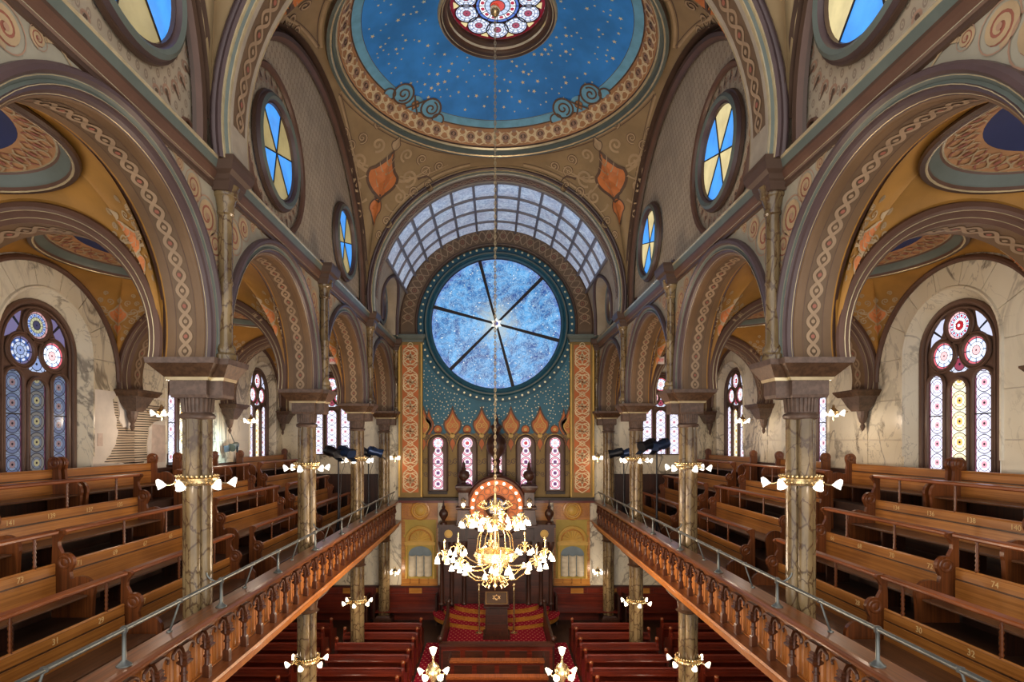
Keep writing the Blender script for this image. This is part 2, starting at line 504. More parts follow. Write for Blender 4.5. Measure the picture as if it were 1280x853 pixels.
M['g_star'] = flat_glow('star_glass', rgb(240,240,230), .9, False)
M['g_deep'] = flat_glow('deep_blue_glass', rgb(30,60,160), .8)
M['g_maroon'] = flat_glow('maroon_glass', rgb(120,26,40), .7)
def rose_glass():
    t = NT('mottled_blue_glass'); u, v = t.uv()
    r = (u*u+v*v).sqrt()
    vec = t.coord('Object')
    n = t.noise(vec, 1.4, 6, 1.6, .65); n2 = t.noise(vec, 4.5, 5, 2.2, .65)
    c = t.mix(n.ss(.32,.66), rgb(14,56,136), rgb(96,176,238))
    c = t.mix((1-(n2-.5).abs().ss(0,.05))*.6, c, rgb(190,228,255))
    c = t.mix((1-(r+(n-.5)*.9).ss(.05,.42))*.8, c, rgb(190,206,206))
    c = t.mix((r+(n2-.5)*.3).ss(.9,1.08)*.5, c, rgb(120,90,190))
    return t.glow(c, .8, (.05,.08,.12))
M['rose'] = rose_glass()
def sky_glass():
    t = NT('frosted_skylight_glass')
    vec = t.coord('Object'); n = t.noise(vec, 9, 4, 1.5); n2 = t.noise(vec, 2.0, 3)
    c = t.mix(n.ss(.35,.65), rgb(112,130,160), rgb(186,198,214))
    return t.glow(t.mix(n2.ss(.3,.7)*.4, c, rgb(130,120,140)), .68, (.2,.22,.25))
M['skyglass'] = sky_glass()
def rosette(name, pal, k, petals=8):
    t = NT(name); u, v = t.uv()
    r = (u*u+v*v).sqrt(); a = t.math('ARCTAN2', v, u)
    pet = (a*(petals/2.0)).sin().abs()
    spoke = pet.lt(.16)*r.gt(.3)
    c = t.mix(r.gt(.34), pal[0], pal[1])
    c = t.mix(r.gt(.58), c, pal[2])
    c = t.mix(r.gt(.84), c, pal[3])
    du = (r-.7)*(r-.7)*9.0+(1-pet)*(1-pet)*.6
    c = t.mix(du.lt(.06), c, pal[4])
    lines = ((r-.34).abs().lt(.022)+(r-.58).abs().lt(.022)+(r-.84).abs().lt(.022)+spoke+r.lt(.07)).gt(.5)
    st = k*(1-lines*.88)
    return t.glow(t.mix(lines, c, rgb(40,34,40)), st)
W_, PB, BL, PK, RD, YL = rgb(244,246,255), rgb(190,206,240), rgb(86,120,200), rgb(226,170,172), rgb(170,34,50), rgb(236,196,110)
M['ros_a'] = rosette('star_rosette_glass', (RD, W_, PB, PK, RD), 1.5, 12)
M['ros_b'] = rosette('ringed_rosette_glass', (PK, W_, PB, rgb(190,90,100), W_), 1.5, 8)
M['ros_c'] = rosette('blue_rosette_glass', (rgb(150,170,220), PB, BL, rgb(120,110,150), W_), .75, 8)
M['ros_d'] = rosette('multicolour_rosette_glass', (rgb(60,60,90), rgb(200,200,160), PB, PK, BL), .75, 12)
M['ros_o'] = rosette('pale_petal_glass', (rgb(150,60,80), rgb(216,220,240), PB, rgb(206,210,236), W_), 1.0, 10)
M['ocul'] = rosette('oculus_core_glass', (rgb(200,70,60), PB, W_, rgb(80,110,190), RD), 1.0, 12)
def lancet(name, bg_, ringc, dot, k):
    t = NT(name); u, v = t.uv()          # u,v in half-widths
    b = (v*.5).fract()*2-1
    r = (u*u+b*b).sqrt()
    c = t.mix(r.lt(.92)*r.gt(.6), bg_, ringc)
    c = t.mix(r.lt(.34), c, dot)
    c = t.mix(u.abs().gt(.86), c, rgb(120,70,90))
    lines = ((r-.92).abs().lt(.04)+(r-.6).abs().lt(.025)+(b.abs()).gt(.985)+r.lt(.12)+(u.abs()-b.abs()).abs().lt(.03)*r.gt(.34)).gt(.5)
    return t.glow(t.mix(lines, c, rgb(60,44,50)), k*(1-lines*.8))
M['lan_w'] = lancet('white_lancet_glass', rgb(232,236,255), rgb(220,216,240), rgb(206,150,165), 1.35)
M['lan_y'] = lancet('amber_lancet_glass', rgb(250,240,214), rgb(240,220,170), rgb(220,170,90), 1.5)
M['lan_b'] = lancet('blue_lancet_glass', rgb(132,146,172), rgb(104,116,150), rgb(150,120,122), .6)
M['lan_g'] = lancet('slate_lancet_glass', rgb(118,126,142), rgb(134,130,124), rgb(190,178,130), .5)
M['lan_p'] = lancet('pink_lancet_glass', rgb(250,240,244), rgb(228,150,170), rgb(120,60,120), 1.1)

def plight(name, parent, loc, power, col=(1,.72,.42), r=.06):
    col = (1, col[1]*.5+.42, col[2]*.5+.36)
    d = bpy.data.lights.new(name, 'POINT'); d.energy = power; d.color = col; d.shadow_soft_size = r
    o = bpy.data.objects.new(name, d); COL.objects.link(o); o.parent = parent; o.location = loc
    return o
# ------------------------------------------------------------------ measures (metres, from the eye)
XN, XB, XO = 3.72, 4.30, 7.8           # nave face / aisle face of the arcade wall, outer wall
BAY = 4.32
YS = [3.55, 7.43, 11.75, 16.07, 20.39]  # column lines; the last is the end wall
YE = 20.39
ZS, ZC = 1.05, 1.28                     # arch springing, arch centre
ZT = 3.36                               # underside of the nave cornice
ZFL = -6.5                              # main floor
ZG = -3.0                               # gallery floor
SIDES = ((-1, 'left'), (1, 'right'))
NEAR = ['nearest', 'second', 'third', 'farthest']

def arch_angles(r, zc, zs, extra=(), n=36):
    th = asin((zc-zs)/r)
    A = [-th + (pi+2*th)*i/n for i in range(n+1)]
    return sorted(A+[a for a in extra])
def arch_panel(mb, fn, c, r, rect, zs, mi=0, n=36):
    """wall between an arch and the rectangle round it; fn(u,v)->xyz"""
    u0, u1, v1 = rect; cu, cv = c
    ex = [atan2(v1-cv, u1-cu), atan2(v1-cv, u0-cu)]
    A = arch_angles(r, cv, zs, ex, n)
    vs = []; uv = []
    for a in A:
        ca, sa = cos(a), sin(a)
        k = 1e9
        if ca > 1e-6: k = min(k, (u1-cu)/ca)
        if ca < -1e-6: k = min(k, (u0-cu)/ca)
        if sa > 1e-6: k = min(k, (v1-cv)/sa)
        q = (cu+k*ca, max(zs, cv+k*sa))
        p = (cu+r*ca, cv+r*sa)
        vs += [fn(*p), fn(*q)]; uv += [p, q]
    fs = [(2*i, 2*i+1, 2*i+3, 2*i+2) for i in range(len(A)-1)]
    mb.add(vs, fs, mi, uv)
def arch_sweep(mb, fn, c, zs, prof, n=40):
    """prof: list of (r, d, mi); fn(u,v,d)->xyz; mi colours the strip that starts there"""
    cu, cv = c
    rows = []
    for r, d, mi in prof:
        th = asin(min(.99, (cv-zs)/r))
        rows.append([fn(cu+r*cos(-th+(pi+2*th)*i/n), cv+r*sin(-th+(pi+2*th)*i/n), d) for i in range(n+1)])
    for k in range(len(prof)-1):
        vs = rows[k]+rows[k+1]; m = n+1
        mb.add(vs, [(i, i+1, m+i+1, m+i) for i in range(n)], prof[k][2])

XM = (XN+XB)/2
_half = [(2.06,.01,0),(2.06,-.05,0),(2.035,-.085,0),(1.995,-.085,0),(1.97,-.05,1),(1.966,-.045,2),(1.958,-.045,1),(1.93,-.02,1),(1.905,-.03,0),(1.90,-.045,2),(1.893,-.045,0),
         (1.888,-.015,0),(1.86,.0,0),(1.835,.035,2),(1.829,.04,0),(1.822,.05,3),(1.805,.06,3),(1.80,.09,3)]
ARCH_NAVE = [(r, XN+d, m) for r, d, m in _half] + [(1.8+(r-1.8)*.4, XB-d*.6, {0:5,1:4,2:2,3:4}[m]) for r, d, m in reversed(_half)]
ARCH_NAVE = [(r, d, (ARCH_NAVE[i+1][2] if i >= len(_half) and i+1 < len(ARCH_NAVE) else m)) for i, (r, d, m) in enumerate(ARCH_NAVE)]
def build_arcade(s, side):
    root = sempty('wall_arcade_%s' % side, '%s arcade wall of horseshoe arches between nave and aisle' % side)
    for b in range(4):
        y0, y1 = YS[b], YS[b+1]; yc = (y0+y1)/2
        dr, zc = (.115, 1.39) if b == 0 else (0, ZC)      # the nearest bay is a little narrower
        mb = MB()
        arch_panel(mb, lambda u, v: (s*XN, u, v), (yc, zc), 2.03-dr, (y0, y1, ZT+.1), ZS)
        arch_panel(mb, lambda u, v: (s*XB, u, v), (yc, zc), 1.86-dr, (y0, y1, ZT+.1), ZS, 1)
        mb.build('spandrel_wall', [M['frieze'], M['ochre']], root)
        mb = MB(); arch_sweep(mb, lambda u, v, d: (s*d, u, v), (yc, zc), ZS, [(r-dr, d, m) for r, d, m in ARCH_NAVE])
        ar = mb.build('archivolt', [M['mauve'], M['sage'], M['gilt'], M['ochre_soft'], M['ochre'], M['rust']], root, smooth=30)
        R = 1.80-dr; th = asin((zc-ZS)/R)
        D = Dec(lambda u, v, d: (s*v, yc+(R-d)*cos(u/R), zc+(R-d)*sin(u/R)))
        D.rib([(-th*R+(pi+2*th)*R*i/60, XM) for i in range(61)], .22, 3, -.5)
        D.guilloche(-th*R, (pi+th)*R, XM, .065, .19, .042, 0, 1, 2)
        for vv in (XM-.125, XM+.125):
            D.rib([(-th*R+(pi+2*th)*R*i/60, vv) for i in range(61)], .012, 4, 0)
        D.build('guilloche_band', [M['guil'], M['guil'], M['rose_p'], M['soffit_c'], M['dkline']], ar)
        # painted rinceaux in the spandrels, on the nave face
        D = Dec(lambda u, v, d: (s*(XN-d), u, v), .003)
        for q in (-1, 1):
            for (du, z, r) in ((2.04, 2.28, .09), (1.95, 2.56, .17), (1.74, 2.86, .22), (1.42, 3.10, .16), (1.12, 3.23, .08)):
                cc = (yc+q*(du-dr), z)
                if abs(cc[0]-yc) > 2.06-.05: pass
                D.disc(cc, r*.8, 2, 0, 14)
                D.spiral(cc, r, 2.0, -pi/2, q, r*.3, 0, 1, 30)
                D.disc(cc, r*.18, 1, 3, 8)
                D.ring(cc, r*1.12, r*.07, 1, 2, 20)
            D.rib([(yc+q*(1.06-dr-.4*t), 3.26+.05*sin(t*5)) for t in [i/10 for i in range(11)]], .04, 0, 2, tap=True)
        D.build('painted_scrolls', [M['cream_p'], M['pink_p'], M['rose_p']], ar)
        # slim colonnette on the nave face above the farther column
    for k in range(0, 5):
        yy = YS[k] if k < 4 else YE-.12
        cb = MB()
        cb.lathe([(.15,ZS),(.15,1.13),(.12,1.16),(.13,1.2),(.12,1.24),(.092,1.28),(.088,2.05),(.1,2.07),(.1,2.1),(.088,2.12),(.088,2.98),(.11,3.0),(.11,3.03),(.1,3.05),(.13,3.19),(.16,3.22),(.16,3.3),(.18,3.36)], (s*(XN-.09), yy, 0), 14)
        cb.build('colonnette', M['marble_col'], root, smooth=True)
        pb = MB(); pb.frus(s*(XN-.04), yy, [(3.26,.17,.18),(3.36,.2,.21),(3.38,.21,.23),(3.44,.22,.24),(3.48,.27,.29),(3.58,.3,.32),(3.65,.3,.32)])
        pb.build('pier_block', M['brown'], root)
    # nave cornice
    prof = [(3.73,3.28,0),(3.69,3.30,0),(3.69,3.35,1),(3.67,3.365,2),(3.67,3.375,1),(3.64,3.42,1),(3.62,3.46,0),(3.61,3.49,3),(3.575,3.58,2),(3.565,3.605,2),(3.565,3.62,3),(3.88,3.63,3)]
    mb = MB()
    for k in range(len(prof)-1):
        (xa,za,mi),(xb,zb,_) = prof[k], prof[k+1]
        mb.add([(s*xa,2.0,za),(s*xa,YE,za),(s*xb,YE,zb),(s*xb,2.0,zb)], [(0,1,2,3)], mi)
    mb.build('cornice', [M['brown'], M['rust'], M['gilt'], M['sage']], root, smooth=30)
    return root
def arch_curve(fn, c, r, zs, n=40):
    th = asin(min(.99,(c[1]-zs)/r)) if c[1] > zs else 0
    return [fn(c[0]+r*cos(-th+(pi+2*th)*i/n), c[1]+r*sin(-th+(pi+2*th)*i/n)) for i in range(n+1)]

arc_roots = {s: build_arcade(s, side) for s, side in SIDES}

# ------------------------------------------------------------------ pendentives and saucer domes
def pend_point(cx, cy, hx, hy, zc, rise, R, zr, t, s_, quad, d=0.0):
    """t 0..1 along the quadrant from +x axis to +y axis, s_ 0 at the ring .. 1 at the arches"""
    sx, sy = quad
    th = t*pi/2
    A = Vector((R*cos(th), R*sin(th), zr))
    if t <= .5:
        k = min(1, tan(th)); B = Vector((hx, hy*k, zc+rise*sqrt(max(0,1-k*k))))
    else:
        k = min(1, tan(pi/2-th)); B = Vector((hx*k, hy, zc+rise*sqrt(max(0,1-k*k))))
    P = A.lerp(B, s_); L = (B-A).length
    P += Vector((cos(th)*.7, sin(th)*.7, .55))*(L*.11*4*s_*(1-s_))
    if d:
        P -= Vector((cos(th)*.8, sin(th)*.8, .6))*d
    return (cx+sx*P.x, cy+sy*P.y, P.z)
def pendentives(parent, cx, cy, hx, hy, zc, rise, R, zr, mat, quads, orn=None, tri=None):
    for q in quads:
        mb = MB()
        ts = [.5-.5*(1-i/22)**1.0 if i <= 22 else .5+.5*((i-22)/22) for i in range(45)]
        # denser near the corner
        ts = [0.5+.5*(abs(2*t-1)**1.6)*(1 if t > .5 else -1) for t in ts]
        vs = []; m = 13
        for t in ts:
            for j in range(m): vs.append(pend_point(cx,cy,hx,hy,zc,rise,R,zr,t,j/(m-1),q))
        fs = [(i*m+j, i*m+j+1, (i+1)*m+j+1, (i+1)*m+j) for i in range(44) for j in range(m-1)]
        mb.add(vs, fs)
        o = mb.build('pendentive', mat, parent, smooth=60)
        if orn:
            # lay the ornament in a tangent plane, then drop it onto the curved surface
            tree = BVHTree.FromPolygons([Vector(p) for p in vs], fs)
            P0 = Vector(pend_point(cx,cy,hx,hy,zc,rise,R,zr,.5,orn['s0'],q))
            P1 = Vector(pend_point(cx,cy,hx,hy,zc,rise,R,zr,.5,orn['s0']-.1,q)); P2 = Vector(pend_point(cx,cy,hx,hy,zc,rise,R,zr,.5,orn['s0']+.1,q))
            upv = (P1-P2).normalized(); rt = Vector((-upv.y, upv.x, 0)).normalized(); nn = rt.cross(upv).normalized()
            if nn.dot(Vector((P0.x-cx, P0.y-cy, .2))) < 0: nn = -nn
            def fn(u, v, d, P0=P0, upv=upv, rt=rt, nn=nn, tree=tree):
                p = P0+rt*u+upv*v
                h = tree.ray_cast(p-nn*.9, nn, 2.5)[0]
                return tuple((h if h is not None else p)-nn*(d+.002))
            D = Dec(fn, orn.get('d', .006))
            D.medallion((0,0), orn['k'], 0, 1, 2)
            if orn.get('border'):
                def edge(t_): return (Vector(pend_point(cx,cy,hx,hy,zc,rise,R,zr,t_,1,q))-Vector(pend_point(cx,cy,hx,hy,zc,rise,R,zr,t_,0,q))).length
                N = 60
                for off, wd_, mi_ in ((.16,.05,2),(.24,.02,1)):
                    for lo, hi, top in ((.12,.88,True),(.13,.455,False),(.545,.87,False)):
                        vs_ = []
                        for i in range(N+1):
                            t_ = lo+(hi-lo)*i/N; L_ = edge(t_)
                            a_, b_ = off/L_, (off+wd_)/L_
                            if not top: a_, b_ = 1-a_, 1-b_
                            vs_ += [pend_point(cx,cy,hx,hy,zc,rise,R,zr,t_,a_,q,.008), pend_point(cx,cy,hx,hy,zc,rise,R,zr,t_,b_,q,.008)]
                        D.add(vs_, [(2*i,2*i+1,2*i+3,2*i+2) for i in range(N)], mi_)
            D.build('painted_medallion', [M['orange_p'], M['dkline'] if orn.get('dark') else M['cream_p'], M['cream_p']], o)

ALLQ = [(1,1),(-1,1),(1,-1),(-1,-1)]
DCY = YS[2]                                # centre of the main dome
DHX, DHY, DZC, DRISE = 3.66, 4.0, 4.1, 3.58
DR, DZR = 3.36, 7.84
DC0 = 3.11                                 # centre of the vault bay over the viewer
dome = sempty('ceiling_dome', 'blue starred saucer dome over the nave')
pendentives(dome, 0, DCY, DHX, DHY, DZC, DRISE, DR, DZR, M['olive'], ALLQ, dict(s0=.30, k=1.45, border=True, grey=True, dark=True))
mb = MB()
mb.lathe([(3.36,7.84),(3.42,7.78),(3.46,7.72),(3.44,7.68),(3.38,7.68),(3.36,7.7),(3.345,7.7),(3.34,7.76),(3.33,7.8),(3.27,7.8),(3.25,7.84),(3.235,7.84),(3.23,7.88)], (0,DCY,0), 96, mis=[0,0,0,1,2,2,1,1,1,2,2,0], cap=False)
mb.build('ring_cornice', [M['brown'], M['sage'], M['gilt']], dome, smooth=30)
def lath_fn(prof):
    """fn(u,v,d): u = angle*R along, v 0..1 up the profile"""
    def fn(u, v, d, c=(0,DCY)):
        (r0,z0),(r1,z1) = prof
        r = r0+(r1-r0)*v; z = z0+(z1-z0)*v
        L = hypot(r1-r0, z1-z0); nr, nz = -(z1-z0)/L, (r1-r0)/L
        if nz > 0: nr, nz = -nr, -nz
        nr = -abs(nr)
        return (c[0]+(r+nr*d)*cos(u), c[1]+(r+nr*d)*sin(u), z+nz*d)
    return fn
mb = MB(); mb.lathe([(3.23,7.88),(3.0,8.22)], (0,DCY,0), 96, cap=False)
fz = mb.build('peach_frieze', M['peach'], dome, smooth=True)
D = Dec(lath_fn(((3.23,7.88),(3.0,8.22))), .006)
NFR = 42
for i in range(NFR):
    a = 2*pi*i/NFR; k = 2*pi/NFR
    D.ring((a, .46), k*.32, k*.13, 0, 1, 14, .34); D.disc((a,.46), k*.24, 2, 0, 10, .24)
    D.ring((a, .5), k*.12, k*.09, 1, 2, 8, .12)
    D.rib([(a+k*(.5+.34*sin(q*pi*2)*(1-q*.4)), .08+.84*q) for q in [j/10 for j in range(11)]], k*.14, 0, 1)
    D.rib([(a+k*(.5-.34*sin(q*pi*2)*(1-q*.4)), .08+.84*q) for q in [j/10 for j in range(11)]], k*.14, 0, 2)
    D.disc((a+k*.5, .86), k*.14, 2, 3, 6, .1)
D.build('painted_frieze', [M['cream_b'], M['dkline'], M['pink_p']], fz)
mb = MB(); mb.lathe([(3.0,8.22),(2.985,8.21),(2.97,8.235),(2.78,8.33)], (0,DCY,0), 96, mis=[1,1,0], cap=False)
bb = mb.build('pale_blue_band', [M['blue_band'], M['dkline']], dome, smooth=30)
D = Dec(lath_fn(((2.97,8.235),(2.78,8.33))), .004)
for i in range(240):
    a = 2*pi*i/240
    for v in (.2, .5, .8): D.rib([(a-.008, v-.1), (a, v+.06), (a+.008, v-.1)], .05, 0, 0) if False else None
D.rib([(2*pi*i/120, .97) for i in range(120)], .05, 0, 1, closed=True)
D.build('band_edge_line', [M['dkline']], bb)
def dz(r): return 9.03-.0906*r*r
mb = MB(); mb.lathe([(2.78-(2.78-1.22)*j/12, dz(2.78-(2.78-1.22)*j/12)) for j in range(13)], (0,DCY,0), 96, cap=False)
sk = mb.build('blue_sky_shell', M['blue'], dome, smooth=60)
def domefn(u, v, d): 
    r = hypot(u, v); return (u, DCY+v, dz(r)-d-.002)
D = Dec(domefn, .006)
rs = random.Random(3); pts = []
while len(pts) < 250:
    r = sqrt(rs.uniform(1.35**2, 2.66**2)); a = rs.uniform(0, 2*pi)
    p = (r*cos(a), r*sin(a))
    if all(hypot(p[0]-q[0], p[1]-q[1]) > .11 for q in pts): pts.append(p)
for p in pts: D.star(p, rs.choice((.026,.03,.034,.044,.055)), 0, 0, 5, rs.uniform(0,6))
stuff(D.build('gold_stars', M['star'], sk))
for i in range(4):                           # scrolled cartouches on the diagonals
    a = pi/4+i*pi/2
    def cf(u, v, d, a=a):
        u, v = u*1.4, v*1.3
        r = 2.8+v; an = a+u/2.8
        z = dz(r) if r < 2.78 else 8.33-(r-2.78)*.5
        return (r*cos(an), DCY+r*sin(an), z-d-.01)
    D = Dec(cf, .008)
    for q in (-1, 1):
        D.disc((q*.3, -.02), .17, 0, 0, 16); D.ring((q*.3, -.02), .18, .035, 1, 1, 20); D.spiral((q*.3,-.02), .13, 1.4, pi/2*q, q, .03, 1, 2, 20)
        D.disc((q*.5, .12), .1, 0, 0, 12); D.ring((q*.5, .12), .1, .028, 1, 1, 14)
    D.disc((0,.04), .16, 0, 0, 14); D.ogee((0,.03), .14, .2, 2, 1, 2); D.rib([(-.12,-.12),(0,.02),(.12,.16)], .03, 1, 4); D.rib([(.12,-.12),(0,.02),(-.12,.16)], .03, 1, 5)
    D.build('painted_cartouche', [M['blue_band'], M['dkline'], M['peach']], sk)
oc = MB(); oc.lathe([(1.26,dz(1.26)-.0),(1.24,8.84),(1.2,8.82),(1.17,8.86),(1.15,8.86),(1.14,8.92),(1.10,8.95),(1.06,8.95),(1.05,9.0),(1.0,9.04),(1.0,9.16)], (0,DCY,0), 64, mis=[2,2,0,2,0,0,1,2,0,0], cap=False)
oc.build('oculus_frame', [M['brown'], M['rust'], M['gilt']], dome, smooth=30)
# stained oculus: core rosette, eight petal rosettes, fill
def discpane(fn, c, r, uvr=1.0, n=28):
    m_ = MB(); vs = [fn(c[0],c[1])]; uv = [(0,0)]
    for k in range(n):
        a = 2*pi*k/n; vs.append(fn(c[0]+r*cos(a), c[1]+r*sin(a))); uv.append((cos(a)*uvr, sin(a)*uvr))
    m_.add(vs, [(0,1+k,1+(k+1)%n) for k in range(n)], 0, uv); return m_
win_oc = thing('oculus_window', 'round stained glass oculus at the crown of the blue dome', 'window', (0,DCY,9.15))
of = lambda z: (lambda u, v: (u, v, z))
discpane(of(.0), (0,0), 1.0, 1.0, 40).build('glass_field', M['g_maroon'], win_oc)
for k in range(10):
    a = 2*pi*(k+.5)/10
    discpane(of(-.012-.001*(k%2)), (.69*cos(a),.69*sin(a)), .245).build('glass_pane', M['ros_o'], win_oc)
    rg = MB(); rg.tube([(.69*cos(a)+.245*cos(q*pi/10), .69*sin(a)+.245*sin(q*pi/10), -.016) for q in range(20)], .014, 5, closed=True); rg.build('lead_ring', M['lead'], win_oc)
    a = 2*pi*k/10
    m_ = MB(); m_.prism([(.93*cos(a-.09),.93*sin(a-.09)),(.93*cos(a+.09),.93*sin(a+.09)),(.76*cos(a),.76*sin(a))], lambda u,v,d:(u,v,d), -.014, -.006); m_.build('glass_pane', M['g_cream'], win_oc)
discpane(of(-.02), (0,0), .46, 1.0, 36).build('glass_pane', M['ocul'], win_oc)
rg = MB(); rg.tube([(.46*cos(q*pi/20), .46*sin(q*pi/20), -.025) for q in range(40)], .018, 5, closed=True); rg.build('lead_ring', M['lead'], win_oc)

# broad transverse arches under the dome, near and far, and the side arches on the walls
def trans_arch(y, name, quads_near=True):
    mb = MB()
    zc = 4.1; rows = []
    P = [(3.62,-.40,0),(3.66,-.36,0),(3.60,-.34,0),(3.56,-.36,0),(3.53,-.33,2),(3.515,-.33,2),(3.51,-.29,1),(3.47,-.28,2),(3.455,-.28,2),(3.45,-.24,3),(3.45,.24,2),(3.455,.28,2),(3.47,.28,1),(3.51,.29,2),(3.515,.33,2),(3.53,.33,0),(3.56,.36,0),(3.60,.34,0),(3.66,.36,0),(3.62,.40,0)]
    arch_sweep(mb, lambda u, v, d: (u, y+d, v), (0, zc), 3.6, P, 72)
    o = mb.build('transverse_arch', [M['mauve'], M['sage'], M['gilt'], M['taupe']], dome, smooth=30)
    R = 3.45
    D = Dec(lambda u, v, d: ((R-d)*cos(u/R), y+v, zc+(R-d)*sin(u/R)))
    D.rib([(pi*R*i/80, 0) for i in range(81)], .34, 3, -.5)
    D.guilloche(0, pi*R, 0, .085, .24, .045, 0, 1, 2)
    D.build('guilloche_band', [M['guil'], M['guil'], M['rose_p'], M['soffit_c']], o)
trans_arch(YS[1], 'n'); trans_arch(YS[3], 'f')
for s, side in SIDES:
    for cy in (DCY, DC0):
        pr = [(.0,.0),(.05,.06),(.0,.12),(-.06,.1),(-.1,.04),(-.12,.0)]
        mb = MB(); n = 60
        rows = [[(s*(3.82-.02-b), cy+(DHY-.06+a)*cos(pi*min(n-1,max(1,i)-1)/(n-2)) if 0 < i < n else cy+(DHY-.06+a)*(1 if i == 0 else -1), DZC-.1+(DRISE+a)*sin(pi*(i-1)/(n-2)) if 0 < i < n else 3.62) for i in range(n+1)] for a, b in pr]
        for k in range(len(pr)-1):
            m = n+1
            mb.add(rows[k]+rows[k+1], [(i,i+1,m+i+1,m+i) for i in range(n)], 0 if k != 3 else 1)
        mb.grid(lambda u, v: (s*(3.60+.26*v), cy+(DHY+.0)*cos(pi*u), DZC+(DRISE+.0)*sin(pi*u)), 60, 1, 0)
        mb.build('lunette_arch_moulding', [M['brown'], M['rust']], dome, smooth=True)
# the vault bay over the viewer: far half only is in sight
pendentives(dome, 0, DC0, DHX, DHY, DZC, DRISE, DR, DZR, M['olive'], [(1,1),(-1,1)], dict(s0=.30, k=1.45, border=True, grey=True, dark=True))
mb = MB(); mb.lathe([(3.4,7.8),(3.3,7.78),(3.2,7.9),(2.8,8.33),(2.0,8.67),(.01,9.0)], (0,DC0,0), 48, 0, 0, pi, mis=[0,0,1,2,2], cap=False)
mb.build('saucer_shell', [M['brown'], M['peach'], M['blue']], dome, smooth=True)

# clerestory walls with round windows
def oculus_win(s, side, y, z, r, label, rings=True):
    t = thing('round_window', label, 'window', (s*3.81, y, z), 'clerestory round windows')
    fn = lambda u, v, d: (-s*d, u, v)
    for k in range(6):
        a0, a1 = 2*pi*k/6+.28, 2*pi*(k+1)/6+.28
        m_ = MB(); m_.prism([(0,0)]+[(r*cos(a0+(a1-a0)*q/8), r*sin(a0+(a1-a0)*q/8)) for q in range(9)], fn, .0, .012)
        m_.build('glass_pane', M['g_blue'] if k % 2 == (0 if s > 0 else 1) else M['g_cream' if s > 0 else 'g_tan'], t)
    m_ = MB()
    for k in range(3):
        a = 2*pi*k/6+.28
        m_.bar((-s*.016, r*cos(a), r*sin(a)), (-s*.016, -r*cos(a), -r*sin(a)), .02, .02)
    m_.build('glazing_bars', M['lead'], t)
    pr = [(r-.01,.0),(r,.06),(r+.03,.05),(r+.05,.11),(r+.1,.14),(r+.15,.11),(r+.17,.05),(r+.2,.05),(r+.21,.0)]
    m_ = MB(); m_.lathe([(a, -s*b) for a, b in pr], (0,0,0), 44, axis='x', mis=[0,1,1,2,2,1,0,0], cap=False)
    m_.build('frame', [M['brown'], M['mauve'], M['sage']], t, smooth=40)
    if rings:
        R = r+.55
        m_ = MB(); m_.lathe([(R-.05, 0),(R-.03,-s*.05),(R+.02,-s*.07),(R+.06,-s*.04),(R+.07,0)], (0,0,0), 48, axis='x', cap=False)
        m_.build('outer_moulding', M['rust'], t, smooth=True)
    return t
for s, side in SIDES:
    mb = MB()
    uvf = lambda u, v: (2+u*(YE-2), 3.7+v*4.2)
    mb.grid(lambda u, v: (s*3.84, 2+u*(YE-2), 3.6+v*4.35), 4, 2, 0, uvf)
    cw = struct(mb.build('wall_clerestory_%s' % side, M['diaper']), 'stencilled clerestory wall above the %s cornice' % side)
    D = Dec(lambda u, v, d: (s*(3.84-d), u, v), .004)
    for (yc, zc, r, n) in ((5.7,5.0,1.22,34),(9.59,4.95,1.1,30)):
        for i in range(n):
            a = 2*pi*i/n
            c = (yc+r*cos(a), zc+r*sin(a))
            D.spiral(c, .09, 1.3, a, 1, .03, 0, 0, 14); D.disc(c, .03, 1, 2, 6)
            c2 = (yc+(r+.14)*cos(a), zc+(r+.14)*sin(a))
            D.rib([(c[0],c[1]), c2], .05, 1, 1, tap=True)
    D.build('painted_border', [M['pink_p'], M['dkline']], cw)
    # little round vents beside the piers
    for yv in (6.86, 12.2, 15.4):
        m_ = MB(); m_.lathe([(.085,0),(.09,-s*.03),(.12,-s*.035),(.14,0)], (s*3.835, yv, 3.82), 20, axis='x', cap=False)
        m_.lathe([(.0001,-s*.002),(.088,-s*.002)], (s*3.835, yv, 3.82), 20, 1, axis='x', cap=False)
        m_.build('vent_ring', [M['rust'], M['hole']], cw, smooth=True)
    oculus_win(s, side, 5.7, 5.0, .78, 'blue and cream round window cut off at the top of the photo, %s side' % side, False)
    oculus_win(s, side, 9.59, 4.93, .74, 'blue and cream round window with outer moulding above the %s arcade' % side)
    oculus_win(s, side, 13.91, 4.93, .74, 'smaller looking blue and cream round window nearer the skylight, %s side' % side, False)

# ------------------------------------------------------------------ barrel skylight before the end wall
sky = thing('barrel_skylight', 'curved glass skylight vault above the round blue window', 'skylight', (0,0,0))
SR, SZ = 3.5, 4.1
SY0, SY1 = 16.45, 20.3
A0, A1, NA, NY = radians(21), radians(159), 12, 4
bx = MB(); by = MB()
for i in range(NA):
    for j in range(NY):
        a0, a1 = A0+(A1-A0)*i/NA, A0+(A1-A0)*(i+1)/NA
        y0, y1 = SY0+(SY1-SY0)*j/NY, SY0+(SY1-SY0)*(j+1)/NY
        m_ = MB(); m_.grid(lambda u, v: ((SR+.02)*cos(a0+(a1-a0)*u), y0+(y1-y0)*v, SZ+(SR+.02)*sin(a0+(a1-a0)*u)), 3, 1)
        m_.build('glass_pane', M['skyglass'], sky, smooth=True)
for i in range(NA+1):
    a = A0+(A1-A0)*i/NA
    m_ = MB(); m_.bar(((SR-.03)*cos(a), SY0, SZ+(SR-.03)*sin(a)), ((SR-.03)*cos(a), SY1, SZ+(SR-.03)*sin(a)), .07, .1, up=(cos(a),0,sin(a)))
    m_.build('rib', M['skybar'], sky)
